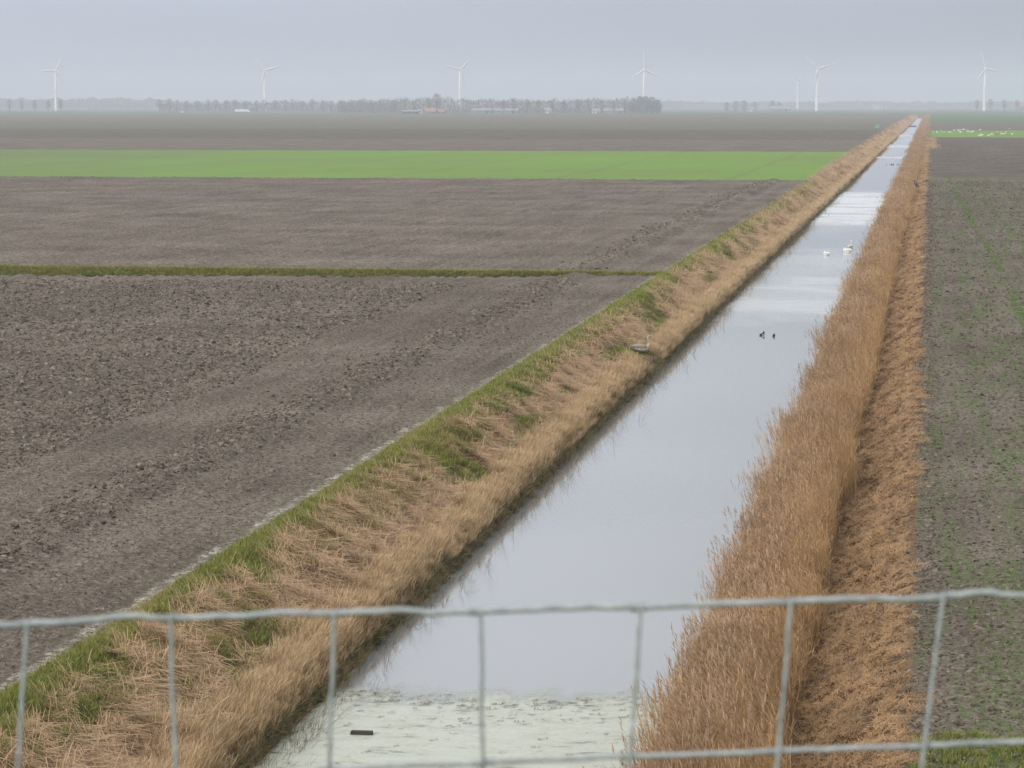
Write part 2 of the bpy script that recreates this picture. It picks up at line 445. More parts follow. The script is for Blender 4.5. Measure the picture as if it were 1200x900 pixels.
# ploughed field on the left, this side of the ditch
xs_near = np.concatenate([np.arange(-15.3, -62, -0.065), [-66, -75, -100, -200]])[::-1]
def near_lip(X): return 147.2 - 0.105 * np.clip(-19.0 - X, 0, 45) + 2.0 * smooth(-25.0, -18.8, X)
def warp_sheet(name, x, y, lo, hi, zf, mat):   # y runs 0..1 between two slanting edges
    X, V = np.meshgrid(np.asarray(x, float), np.asarray(y, float)); Yw = lo(X) + V * (hi(X) - lo(X))
    o = bpy.data.objects.new(name, grid_mesh(name, X, Yw, zf(X, Yw), mat)); o['kind'] = 'structure'
    return link(o)
yn = spaced(22, 145.6, 0.07, 0.0026)
warp_sheet('ploughed_field_near', xs_near, (yn - yn[0]) / (yn[-1] - yn[0]), lambda X: 22 + 0 * X, near_lip, soil_z, M['soil_near'])
def ditch_z(X, Y):
    lip = near_lip(X); u = np.clip((Y - lip) / (150.4 - lip), 0, 1)
    deep = smooth(DITCH_X + 1.2, DITCH_X - 1.6, X)
    return -0.85 * deep * smooth(0.0, 0.42, u) * smooth(1.0, 0.5, u) + 0.03 * (fbm(X * 3, Y * 3, 3, 4) - 0.5)
warp_sheet('field_ditch', np.concatenate([np.arange(-18.8, -64, -0.25), [-80, -120, -200]])[::-1], np.linspace(0, 1, 24), near_lip, lambda X: 150.4 + 0 * X, ditch_z, M['ditch'])
sheet('field_dam', np.arange(-18.8, -15.2, 0.25), np.linspace(149.1, 150.5, 8), lambda X, Y: soil_z(X, Y) * 0.8, M['soil_mid'])
ym = spaced(150.4, 341, 0.3, 0.0028)
def ragged341(X): return 341 + 0.006 * 341 * (fbm(X * 24.0 / 341, X * 0, 4, 341) - 0.5) * 2
warp_sheet('ploughed_field_middle', np.concatenate([np.arange(-15.3, -135, -0.28), [-160, -220, -400]])[::-1], (ym - 150.4) / (341 - 150.4), lambda X: 150.4 + 0 * X, ragged341,
      lambda X, Y: soil_z(X, Y) * smooth(150.4, 151.2, Y) * 1.3, M['soil_mid'])
def ragged(y):                               # field edges are never ruler straight
    return lambda X: y + 0.006 * y * (fbm(X * 24.0 / y, X * 0, 4, int(y)) - 0.5) * 2 + 0 * X
def strip(name, x0, x1, y0, y1, mat, dx=None, dy=None, amp=0.05):
    dx = dx or max(0.4, y0 * 0.004); dy = dy or max(1.0, y0 * 0.012)
    nx = int(min(300, max(8, abs(x1 - x0) / dx))); ny = int(min(120, max(6, (y1 - y0) / dy)))
    lo, hi = min(x0, x1), max(x0, x1)
    return warp_sheet(name, np.linspace(lo, hi, nx), np.linspace(0, 1, ny), ragged(y0), ragged(y1),
                 lambda X, Y: amp * (fbm(X * 0.9, Y * 0.4, 3, int(y0)) - 0.5), mat)
L = -15.3
strip('wheat_field', L, -900, 341, 545, M['wheat'])
strip('ploughed_field_far', L, -1200, 545, 728, M['soil_far'])
strip('ploughed_field_distant', L, -1500, 728, 1010, M['soil_dark'])
strip('stubble_field', L, -2000, 1010, 1180, M['stubble'])
strip('ploughed_field_beyond', L, -2400, 1180, 1420, M['soil_far'])
strip('stubble_field_beyond', L, -2600, 1420, 1560, M['stubble'])
strip('ploughed_field_horizon', L, -3000, 1560, 2450, M['soil_far'], dx=20, dy=30)
strip('meadow_far', -3500, 2500, 2506, 3300, M['stubble_green'], dx=20, dy=30)
# fields on the right of the canal
def right_xs(far): return np.concatenate([np.arange(-0.15, 9, 0.075), np.arange(9, 30, 0.25), np.linspace(30, far, 12)])
sheet('sprouting_field', right_xs(200), spaced(40.3, 362, 0.075, 0.0026), soil_right_z, M['soil_right'])
sheet('field_margin', np.concatenate([np.arange(-0.15, 9, 0.15), np.linspace(9.2, 200, 12)]), np.linspace(22, 40.3, 70),
      lambda X, Y: 0.06 * (fbm(X * 2, Y * 2, 3, 40) - 0.5), M['embank'])
strip('ploughed_field_dark', -0.15, 400, 362, 570, M['soil_dark'])
strip('ploughed_field_paler', -0.15, 500, 574, 790, M['soil_dark'])
sheet('grass_margin', np.linspace(-0.15, 400, 60), np.array([570, 571, 573, 574.0]), lambda X, Y: 0.02 + 0 * X, M['stubble'])
strip('swan_meadow', -0.15, 700, 790, 994, M['wheat'])
strip('ploughed_field_strip', -0.15, 900, 994, 1400, M['soil_far'])
strip('meadow_strip', -0.15, 1500, 1400, 2500, M['stubble_green'], dx=12, dy=25)
# ground beyond the end of the canal
sheet('canal_end_bank', np.array([-15.3, -12, -8, -4, -0.15]), np.array([2488, 2500, 2506.0]), lambda X, Y: np.where(Y < 2495, -2.0, 0.25), M['bank_right'])
# embankment of the road the picture was taken from
sheet('road_embankment', np.linspace(-160, 160, 60), np.array([-30, -12, 2.6, 3.2, 8, 14, 20.5, 21.8]),
      lambda X, Y: np.interp(Y, [-30, -12, 3.0, 21.8], [8.5, 8.5, 8.5, -0.05]) + 0 * X, M['embank'])

# ------------------------------------------------------------------ water
def water_mat():
    m, nt, b = new_mat('canal_water')
    P, xyz = world_pos(nt)
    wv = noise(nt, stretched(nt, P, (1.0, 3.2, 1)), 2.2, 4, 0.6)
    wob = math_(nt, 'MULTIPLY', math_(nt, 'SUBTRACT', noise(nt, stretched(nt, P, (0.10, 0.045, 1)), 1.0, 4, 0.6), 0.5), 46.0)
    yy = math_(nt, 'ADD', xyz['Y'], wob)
    # wind-ruffled stretches, also the mask for the painted sky sheen
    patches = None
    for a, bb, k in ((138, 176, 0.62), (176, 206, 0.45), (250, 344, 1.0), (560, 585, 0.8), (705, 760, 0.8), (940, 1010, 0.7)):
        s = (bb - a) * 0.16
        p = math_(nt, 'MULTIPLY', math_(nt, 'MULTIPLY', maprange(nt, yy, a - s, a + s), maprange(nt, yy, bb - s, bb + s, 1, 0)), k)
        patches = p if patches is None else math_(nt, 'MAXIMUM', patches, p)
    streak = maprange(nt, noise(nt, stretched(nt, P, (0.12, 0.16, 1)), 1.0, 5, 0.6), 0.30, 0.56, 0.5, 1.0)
    ruf_sheen = math_(nt, 'MULTIPLY', patches, streak)
    nt.links.new(mixc(nt, math_(nt, 'MULTIPLY', ruf_sheen, 0.85), (0.26, 0.267, 0.272), (0.74, 0.745, 0.74)), b.inputs['Base Color'])  # whitened base colour paints bright sky reflection into the ruffled bands
    b.inputs['IOR'].default_value = 1.75
    b.inputs['Specular IOR Level'].default_value = 0.5
    nt.links.new(math_(nt, 'ADD', math_(nt, 'MULTIPLY', ruf_sheen, 0.30), 0.012), b.inputs['Roughness'])
    n = N(nt, 'ShaderNodeBump'); n.inputs['Distance'].default_value = 0.02
    nt.links.new(math_(nt, 'ADD', math_(nt, 'MULTIPLY', ruf_sheen, 0.40), 0.035), n.inputs['Strength'])
    nt.links.new(wv, n.inputs['Height']); nt.links.new(n.outputs[0], b.inputs['Normal'])
    return m
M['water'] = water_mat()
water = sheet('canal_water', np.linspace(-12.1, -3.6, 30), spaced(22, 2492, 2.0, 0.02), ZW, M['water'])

# ------------------------------------------------------------------ scattering
def blades_mesh(name, mat, spec):
    """spec: list of (base xyz, azimuth, lean angle from vertical, bend, length, width, material slot, facing offset)"""
    V, Q, T, tv, rv, mi = [], [], [], [], [], []
    mats = mat if isinstance(mat, (list, tuple)) else [mat]
    faces = []
    for (p, az, lean, bend, Ln, w, slot, face) in spec:
        r = random.random()
        p = Vector(p); d = Vector((math.cos(az), math.sin(az), 0)); u = Vector((0, 0, 1))
        pts = [p]; a = lean
        for k in range(3):
            pts.append(pts[-1] + (d * math.sin(a) + u * math.cos(a)) * (Ln / 3)); a += bend / 3
        sd = Vector((math.cos(az + math.pi / 2 + face), math.sin(az + math.pi / 2 + face), 0)) * (w / 2)
        n0 = len(V)
        for k, (q, ww) in enumerate(zip(pts[:3], (0.9, 1.0, 0.7))):
            V += [q - sd * ww, q + sd * ww]; tv += [k / 3] * 2
        V.append(pts[3]); tv.append(1.0)
        rv += [r] * 7
        faces += [(n0, n0 + 1, n0 + 3, n0 + 2), (n0 + 2, n0 + 3, n0 + 5, n0 + 4), (n0 + 4, n0 + 5, n0 + 6)]
        mi += [slot] * 3
    me = bpy.data.meshes.new(name); me.from_pydata([tuple(v) for v in V], [], faces)
    for m_ in mats: me.materials.append(m_)
    me.polygons.foreach_set('material_index', mi)
    for nm, arr in (('t', tv), ('r', rv)):
        at = me.attributes.new(nm, 'FLOAT', 'POINT'); at.data.foreach_set('value', arr)
    me.update()
    return me

def U(a, b): return random.uniform(a, b)
def tuft(n, rad, L0, L1, w, lean=(0.05, 0.7), bend=(0.1, 0.9), az=None, azs=math.pi):
    out = []
    for _ in range(n):
        a = U(0, 2 * math.pi); rr = rad * math.sqrt(random.random())
        h = (U(-azs, azs) + (az or 0))
        out.append(((rr * math.cos(a), rr * math.sin(a), -0.02), h, U(*lean), U(*bend), U(L0, L1), w * U(0.7, 1.3), 0, U(-1.2, 1.2)))
    return out
def strands(n, lx, ly, L0, L1, w, h=0.05, azs=0.35):   # lying straw combed along local X
    out = []
    for _ in range(n):
        az = U(-azs, azs) + (math.pi if random.random() < 0.12 else 0)
        out.append(((U(-lx, lx) - 0.2, U(-ly, ly), U(0, h)), az, U(1.15, 1.5), U(0.0, 0.35), U(L0, L1), w * U(0.6, 1.4), 0, U(-0.6, 0.6)))
    return out
def reed_clump(n, rad, pl=0.7):
    out = []
    for _ in range(n):
        a = U(0, 2 * math.pi); rr = rad * math.sqrt(random.random()); p = (rr * math.cos(a), rr * math.sin(a), -0.03)
        az = U(0, 2 * math.pi); lean = abs(random.gauss(0, 0.09)); bend = abs(random.gauss(0.06, 0.10)); H = U(1.55, 2.25)
        out.append((p, az, lean, bend, H, 0.008, 0, U(-1.5, 1.5)))
        d = Vector((math.cos(az), math.sin(az), 0)); tip = Vector(p); ang = lean
        seg = []
        for k in range(3):
            tip = tip + (d * math.sin(ang) + Vector((0, 0, 1)) * math.cos(ang)) * H / 3; ang += bend / 3; seg.append(tip.copy())
        for k in range(random.randint(1, 3)):               # dry leaves
            q = Vector(p).lerp(seg[1], U(0.35, 1.0)) if random.random() < 0.5 else seg[0].lerp(seg[2], U(0.1, 0.9))
            out.append((tuple(q), U(0, 6.28), U(0.12, 0.6), U(0.1, 0.9), U(0.14, 0.34), 0.010, 0, U(-1.2, 1.2)))
        if random.random() < pl:                           # plume
            pa = U(-0.6, 0.6) + math.pi * 0.9
            for k in range(5):
                q = seg[2] - Vector((0, 0, 0.05 * k)) + Vector((U(-.01, .01), U(-.01, .01), 0.06))
                out.append((tuple(q), pa + U(-0.9, 0.9), U(0.1, 0.6), U(0.3, 1.0), U(0.09, 0.19), U(0.010, 0.020), 1, U(-0.8, 0.8)))
    return out

def lib(name, meshes):
    c = bpy.data.collections.new(name)
    for k, me in enumerate(meshes):
        c.objects.link(bpy.data.objects.new(f'{name}_{k}', me))
    return c
def scatter(name, P, rot, scl, tint, coll, nvar, label=None, cat=None):
    n = len(P)
    me = bpy.data.meshes.new(name); me.vertices.add(n)
    me.vertices.foreach_set('co', np.asarray(P, np.float32).reshape(-1))
    for nm, ty, arr in (('rot', 'FLOAT_VECTOR', rot), ('scl', 'FLOAT_VECTOR', scl)):
        a = me.attributes.new(nm, ty, 'POINT'); a.data.foreach_set('vector', np.asarray(arr, np.float32).reshape(-1))
    a = me.attributes.new('tint', 'FLOAT', 'POINT'); a.data.foreach_set('value', np.asarray(tint, np.float32))
    a = me.attributes.new('var', 'INT', 'POINT'); a.data.foreach_set('value', rng.integers(0, nvar, n).astype(np.int32))
    o = link(bpy.data.objects.new(name, me)); o['kind'] = 'stuff'
    if label: o['label'] = label
    if cat: o['category'] = cat
    ng = bpy.data.node_groups.new(name, 'GeometryNodeTree')
    ng.interface.new_socket('Geometry', in_out='INPUT', socket_type='NodeSocketGeometry')
    ng.interface.new_socket('Geometry', in_out='OUTPUT', socket_type='NodeSocketGeometry')
    gi, go = ng.nodes.new('NodeGroupInput'), ng.nodes.new('NodeGroupOutput')
    iop = ng.nodes.new('GeometryNodeInstanceOnPoints'); ci = ng.nodes.new('GeometryNodeCollectionInfo')
    ci.inputs['Collection'].default_value = coll
    ci.inputs['Separate Children'].default_value = True; ci.inputs['Reset Children'].default_value = True
    iop.inputs['Pick Instance'].default_value = True
    def attr(nm, ty):
        k = ng.nodes.new('GeometryNodeInputNamedAttribute'); k.data_type = ty; k.inputs['Name'].default_value = nm; return k.outputs['Attribute']
    e2r = ng.nodes.new('FunctionNodeEulerToRotation')
    ng.links.new(attr('rot', 'FLOAT_VECTOR'), e2r.inputs[0])
    ng.links.new(gi.outputs[0], iop.inputs['Points'])
    ng.links.new(ci.outputs[0], iop.inputs['Instance'])
    ng.links.new(attr('var', 'INT'), iop.inputs['Instance Index'])
    ng.links.new(e2r.outputs[0], iop.inputs['Rotation'])
    ng.links.new(attr('scl', 'FLOAT_VECTOR'), iop.inputs['Scale'])
    ng.links.new(iop.outputs[0], go.inputs[0])
    md = o.modifiers.new('scatter', 'NODES'); md.node_group = ng
    return o
def log_y(n, a, b): return a * (b / a) ** rng.random(n)
def lod(Y, d0, p=0.5, mx=4.0): return np.minimum(mx, np.maximum(1.0, (Y / d0)) ** p)

# --- soil clods
def clod_mesh(k):
    import bmesh
    bm = bmesh.new(); bmesh.ops.create_icosphere(bm, subdivisions=2 if k < 2 else 1, radius=1.0)
    for v in bm.verts:
        d = v.co.normalized(); s = 1 + 0.8 * (random.random() - 0.5)
        s *= 1 + 0.25 * math.sin(3 * d.x + k) * math.cos(2.5 * d.y + 2 * k)
        v.co = d * s; v.co.z *= 0.62; v.co.x *= 1.15
    me = bpy.data.meshes.new(f'clod_{k}'); bm.to_mesh(me); bm.free(); me.materials.append(M['clod']); return me
clods = lib('clod_kinds', [clod_mesh(k) for k in range(6)])
def put_clods(name, X, Y, S, zf, label, tm=0.47, ts=0.24):
    n = len(X); s = S[:, None] * np.stack([rng.uniform(0.8, 1.3, n), rng.uniform(0.8, 1.3, n), rng.uniform(0.7, 1.1, n)], -1)
    P = np.stack([X, Y, zf(X, Y) - S * 0.05], -1)
    rot = np.stack([rng.normal(0, 0.5, n), rng.normal(0, 0.5, n), rng.uniform(0, 6.28, n)], -1)
    scatter(name, P, rot, s, np.clip(rng.normal(tm, ts, n), 0, 1), clods, 6, label, 'soil clods')
n = 200000
Y = log_y(n, 36, 141); X = -15.5 - (rng.random(n) ** 1.0) * (Y * 0.30 + 8)
S = 0.016 + 0.026 * rng.random(n) ** 4
S *= np.where(X < -24.5 - 1.5 * vnoise(Y * 0.1, Y * 0, 3), 1.15 + 1.2 * fbm(X * 0.6, Y * 0.6, 2, 50), 0.75) * lod(Y, 70, 0.5)
S = np.where(X > -16.0, S * 0.7, S)
put_clods('field_clods', X, Y, S, soil_z, 'loose grey brown soil clods strewn over the near ploughed field')
n = 24000
Y = log_y(n, 36, 338); Y = np.where((Y > 145.2) & (Y < 151), Y - 8, Y)
X = -20.3 + rng.normal(0, 0.75, n) + 0.9 * (fbm(Y * 0.05, Y * 0, 2, 8) - 0.5) - np.where(Y > 150, 0.8, 0)
S = (0.018 + 0.070 * rng.random(n) ** 4) * lod(Y, 90, 0.4)
put_clods('furrow_clods', X, Y, S, soil_z, 'ragged line of big upturned clods along the ploughed field', 0.5, 0.24)
n = 45000
Y = log_y(n, 38, 340); X = -0.1 + rng.random(n) ** 1.0 * (Y * 0.036 + 4.0)
near_edge = rng.random(n) < 0.14; X = np.where(near_edge, rng.normal(0.05, 0.22, n), X)
S = (0.018 + 0.045 * rng.random(n) ** 4) * lod(Y, 70, 0.5)
put_clods('sprouting_field_clods', X, Y, S, lambda X, Y: np.where(X < -0.15, bank_right_z(X, Y), soil_right_z(X, Y)), 'dark clods on the sprouting field right of the canal', 0.42, 0.2)
n = 3500
Y = log_y(n, 38, 300); X = -0.15 - np.abs(rng.normal(0, 0.75, n)); S = 0.015 + 0.05 * rng.random(n) ** 3
put_clods('bank_clods', X, Y, S * lod(Y, 80), bank_right_z, 'soil crumbs fallen onto the mown bank')

# --- left bank: grass along the top
g_green = lib('green_tufts', [blades_mesh(f'gt{k}', M['green'], tuft(34, 0.12, 0.07, 0.20, 0.010)) for k in range(4)])
g_dull = lib('faded_tufts', [blades_mesh(f'dt{k}', M['dullgrass'], tuft(34, 0.13, 0.07, 0.20, 0.009, (0.1, 1.0), (0.2, 1.0), 0.4, 2.4)) for k in range(4)])
g_litter = lib('litter_kinds', [blades_mesh(f'lt{k}', M['litter'], strands(52, 0.28, 0.18, 0.10, 0.50, 0.010, 0.06, 1.0)) for k in range(5)])
g_straw = lib('straw_kinds', [blades_mesh(f'st{k}', M['straw'], tuft(30, 0.14, 0.16, 0.46, 0.009, (0.03, 0.5), (0.1, 0.9), 0.3, 2.6)) for k in range(5)])
g_reed = lib('reed_kinds', [blades_mesh(f'rd{k}', [M['reed'], M['plume']], reed_clump(19, 0.20, 0.60)) for k in range(5)])
g_reed_plain = lib('plain_reed_kinds', [blades_mesh(f'rp{k}', [M['reed'], M['plume']], reed_clump(20, 0.20, 0.10)) for k in range(5)])
g_mown = lib('mown_kinds', [blades_mesh(f'mn{k}', M['mown'], strands(64, 0.20, 0.18, 0.04, 0.17, 0.010, 0.03, 1.4)) for k in range(5)])
g_sedge = lib('sedge_kinds', [blades_mesh(f'sd{k}', M['sedge'], tuft(6, 0.10, 0.45, 1.05, 0.007, (0.05, 0.7), (0.2, 1.7), 0.0, 1.6)) for k in range(5)])
g_seed = lib('seedling_kinds', [blades_mesh(f'sl{k}', M['seed'], tuft(14, 0.08, 0.03, 0.10, 0.009, (0.1, 0.9))) for k in range(4)])
g_twig = lib('twig_kinds', [blades_mesh(f'tw{k}', M['twig'], [((U(-.12, .12), U(-.06, .06), 0.004), U(-0.4, 0.4) + random.choice((0, 1.2)), 1.5, 0.05, U(0.04, 0.22), U(0.006, 0.014), 0, U(-.3, .3)) for _ in range(7)]) for k in range(5)])

def slope_rot(zf, X, Y, yaw):
    dx = (zf(X + 0.15, Y) - zf(X - 0.15, Y)) / 0.3
    return np.stack([np.zeros_like(X), -np.arctan(dx), yaw], -1)
def vscale(s, Y, d0, p=0.5, mx=4.0):
    k = lod(Y, d0, p, mx); return np.stack([s * k, s * k, s * np.minimum(k, 1.25)], -1)

SWAN_P = on_z(752, 410, -0.95)
def clear(X, Y, r=0.75): return ((X - SWAN_P[0] - 0.25) / r) ** 2 + ((Y - SWAN_P[1] + 1.6) / 2.6) ** 2 > 1
n = 26000
Y = log_y(n, 34, 560)
w_in = -13.75 - 0.55 * smooth(60, 110, Y) + 0.7 * (fbm(Y * 0.22, Y * 0, 3, 60) - 0.5)
X = -15.35 + rng.random(n) * (w_in + 15.35)
gm = fbm(X * 0.7, Y * 0.30, 3, 61) + 0.19 * smooth(60, 105, Y) - 0.12 * smooth(-14.9, -13.8, X)
extra = 7000                                          # green patches lower down the bank
Ye = log_y(extra, 34, 400); Xe = rng.uniform(-14.3, -12.4, extra)
ke = fbm(Xe * 0.9, Ye * 0.26, 3, 62) > 0.56
far_thin = rng.random(n) > smooth(300, 380, Y) * 0.97
k_green = (gm + rng.normal(0, .11, n) > 0.455 + 0.035 * smooth(75, 45, Y)) & far_thin
Xg = np.concatenate([X[k_green], Xe[ke]]); Yg = np.concatenate([Y[k_green], Ye[ke]])
P = np.stack([Xg, Yg, bank_left_z(Xg, Yg)], -1); m_ = len(Xg)
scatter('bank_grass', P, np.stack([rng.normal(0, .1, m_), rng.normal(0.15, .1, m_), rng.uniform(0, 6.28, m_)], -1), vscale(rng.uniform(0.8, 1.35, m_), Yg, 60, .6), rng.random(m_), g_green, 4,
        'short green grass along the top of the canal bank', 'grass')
k_d = ~k_green & far_thin
Xd, Yd = X[k_d], Y[k_d]; m_ = len(Xd)
P = np.stack([Xd, Yd, bank_left_z(Xd, Yd)], -1)
scatter('faded_grass', P, np.stack([np.zeros(m_), np.full(m_, .25), rng.normal(0, .8, m_)], -1), vscale(rng.uniform(0.8, 1.3, m_), Yd, 60, .6), rng.random(m_), g_dull, 4,
        'faded tan and olive grass on the bank top', 'grass')
# cut reed lying combed down the slope
n = 24000
Y = log_y(n, 34, 2300); X = rng.uniform(-14.45, -12.5, n)
X = np.where(Y > 340, rng.uniform(-15.2, -12.5, n), X)
keep = (fbm(X * 0.9, Y * 0.26, 3, 62) < 0.60) & clear(X, Y)
X, Y = X[keep], Y[keep]; m_ = len(X)
tint = np.clip(0.15 + 0.75 * fbm(X * 0.5 + Y * 0.1, Y * 1.8, 3, 5) + rng.normal(0, .15, m_), 0, 1)
P = np.stack([X, Y, bank_left_z(X, Y)], -1)
scatter('cut_reed_litter', P, slope_rot(bank_left_z, X, Y, rng.normal(-0.2, .55, m_)), vscale(rng.uniform(0.6, 1.25, m_), Y, 70, .5), tint, g_litter, 5,
        'brown cut reed lying in swaths down the canal bank', 'reed litter')
# pale standing straw along the water
n = 26000
Y = log_y(n, 34, 2400); X = -12.34 + 0.42 * (fbm(Y * 0.25, Y * 0, 4, 71) - 0.5) + rng.normal(0, 0.25, n)
wide = rng.random(n) < smooth(330, 600, Y) * 0.6; X = np.where(wide, rng.uniform(-15.2, -12, n), X)
X = np.clip(X, -13.4, -11.88) * (~wide) + X * wide
kk = clear(X, Y); X, Y = X[kk], Y[kk]; m_ = len(X); P = np.stack([X, Y, bank_left_z(X, Y)], -1)
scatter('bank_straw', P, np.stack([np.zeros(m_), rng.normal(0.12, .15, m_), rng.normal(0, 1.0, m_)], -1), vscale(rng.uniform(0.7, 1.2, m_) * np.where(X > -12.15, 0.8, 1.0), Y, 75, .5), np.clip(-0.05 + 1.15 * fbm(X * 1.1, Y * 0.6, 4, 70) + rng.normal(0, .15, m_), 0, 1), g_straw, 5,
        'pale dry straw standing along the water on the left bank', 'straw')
# sedges hanging over and standing in the water
n = 1500
Y = log_y(n, 36, 420); X = -11.9 + np.abs(rng.normal(0, 0.42, n)); Z = np.maximum(bank_left_z(X, Y), ZW - 0.05)
scatter('water_sedge', np.stack([X, Y, Z], -1), np.stack([np.zeros(n), rng.normal(0.15, .2, n), rng.normal(0, .7, n)], -1), vscale(rng.uniform(0.5, 1.1, n), Y, 120, .4), rng.random(n), g_sedge, 5,
        'thin dark sedge stems bending over the canal edge', 'sedge')
n = 2600
Y = log_y(n, 36, 500); X = rng.normal(-11.84, 0.07, n)
scatter('bank_foot_grass', np.stack([X, Y, np.maximum(bank_left_z(X, Y), ZW)], -1), np.stack([np.zeros(n), rng.normal(0.5, .2, n), rng.normal(0, .8, n)], -1), vscale(rng.uniform(0.6, 1.3, n), Y, 70, .5), rng.random(n), lib('foot_kinds', [blades_mesh(f'ft{k}', M['foot'], tuft(26, 0.12, 0.10, 0.30, 0.010, (0.2, 1.2), (0.2, 1.2), 0.0, 2.0)) for k in range(4)]), 4,
        'dark olive grass at the foot of the left bank over the water', 'grass')
# --- reed bed on the right
n = 17000
Y = log_y(n, 34, 2450)
X = rng.uniform(-3.92, -2.42, n) + 0.30 * (fbm(Y * 0.12, Y * 0, 3, 80) - 0.5)
X = np.where(X > -3.0, X + 0.75 * (fbm(Y * 0.5, Y * 0, 4, 83) - 0.5) + np.abs(rng.normal(0, .08, n)), X)
strag = rng.random(n) < 0.035; X = np.where(strag & (Y < 420), rng.uniform(-4.25, -3.85, n), X)
Z = np.maximum(bank_right_z(X, Y), ZW - 0.12)
hgt = (0.66 + 0.60 * fbm(X * 0.5, Y * 0.16, 4, 81)) * np.where(X > -2.75, rng.uniform(0.40, 0.95, n), 1.0) * rng.uniform(0.9, 1.08, n)
k = lod(Y, 80, .5, 5)
scl = np.stack([k, k, hgt], -1)
tint = np.clip(-0.2 + 1.4 * fbm(X * 0.9, Y * 0.22, 4, 82) + rng.normal(0, .13, n), 0, 1)
lean = rng.normal(-0.03, .06, n) + np.where(strag, -0.15, 0)
kp = rng.random(n) < np.clip(0.66 * smooth(-2.8, -3.8, X) + 0.35 * (fbm(X * 0.6, Y * 0.1, 3, 84) - 0.4), 0.05, 0.95)
RT = np.stack([rng.normal(0, .05, n), lean, rng.normal(0, .5, n)], -1); PT = np.stack([X, Y, Z], -1)
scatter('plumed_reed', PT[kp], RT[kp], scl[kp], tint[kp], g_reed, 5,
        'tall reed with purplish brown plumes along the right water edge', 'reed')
scatter('ochre_reed', PT[~kp], RT[~kp], scl[~kp], tint[~kp], g_reed_plain, 5,
        'tall ochre reed between the plumed reed and the mown bank', 'reed')
# mown litter between reed and field
n = 30000
Y = log_y(n, 34, 2400); X = rng.uniform(-2.55, -0.15, n)
X += np.where(X > -0.8, edge_wobble(Y, 90, 0.28) + rng.normal(0, .06, n), 0)
tint = np.clip(-0.05 + 1.0 * fbm(X * 1.6, Y * 0.8, 4, 15) + 0.18 * smooth(-1.6, -0.4, X) + rng.normal(0, .15, n), 0, 1)
scatter('mown_litter', np.stack([X, Y, np.where(X > -0.15, 0.01, bank_right_z(X, Y) - 0.01)], -1), slope_rot(bank_right_z, X, Y, rng.normal(0.4, 1.3, n)), vscale(rng.uniform(0.7, 1.15, n), Y, 65, .55), tint, g_mown, 5,
        'orange brown mown litter on the bank beside the reed', 'litter')
# seedlings on the right field
n = 16000
Y = log_y(n, 39, 360); X = rng.uniform(0.2, 1, n) * (Y * 0.036 + 3.0)
row = rng.random(n) < 0.42
X = np.where(row, 3.4 + 1.1 * np.sin(Y * 0.010 + 0.6) + rng.normal(0, 0.16, n) + np.where(rng.random(n) < 0.3, 2.6, 0), X)
keep = row * (fbm(X, Y * 0.06, 2, 91) > 0.42) + (~row) * (fbm(X * 0.8, Y * 0.2, 3, 92) > 0.56 - 0.06 * smooth(60, 40, Y)) > 0
X, Y = X[keep], Y[keep]; m_ = len(X)
scatter('seedlings', np.stack([X, Y, soil_right_z(X, Y)], -1), np.stack([np.zeros(m_), np.zeros(m_), rng.uniform(0, 6.28, m_)], -1), vscale(rng.uniform(0.6, 1.2, m_), Y, 60, .5), rng.random(m_), g_seed, 4,
        'green seedlings in thin rows on the bare field', 'seedlings')
n = 1500
X = rng.uniform(-0.1, 6, n); Y = rng.uniform(33, 40.6, n)
scatter('field_margin_grass', np.stack([X, Y, np.zeros(n)], -1), np.stack([np.zeros(n), np.zeros(n), rng.uniform(0, 6.28, n)], -1), vscale(rng.uniform(0.6, 1.1, n), Y, 60), rng.random(n), g_green, 4,
        'bright green grass at the foot of the right field', 'grass')
# ditch grass
n = 7000
X = -19.0 - rng.random(n) * 45; Y = near_lip(X) + (150.9 - near_lip(X)) * rng.uniform(0.35, 1.0, n)
dam = rng.random(n) < 0.05; X = np.where(dam, rng.uniform(-19.5, -15.3, n), X); Y = np.where(dam, 150.2 + rng.normal(0, .3, n), Y)
gk = fbm(X * 0.5, Y * 0.6, 2, 95)
scatter('ditch_grass', np.stack([X, Y, ditch_z(X, Y)], -1), np.stack([np.zeros(n), np.zeros(n), rng.uniform(0, 6.28, n)], -1), vscale(rng.uniform(0.7, 1.4, n), Y, 60, .6), np.clip(gk + rng.normal(0, .2, n), 0, 1), g_green, 4,
        'green grass lining the ditch across the ploughed field', 'grass')
kd = rng.random(n) < 0.75
scatter('ditch_dead_grass', np.stack([X[kd] + .2, Y[kd], ditch_z(X[kd], Y[kd])], -1), np.stack([np.zeros(kd.sum()), np.zeros(kd.sum()), rng.uniform(0, 6.28, kd.sum())], -1), vscale(rng.uniform(0.7, 1.3, kd.sum()), Y[kd], 60, .6), rng.random(kd.sum()), g_dull, 4,
        'brown dead grass mixed into the ditch verge', 'grass')

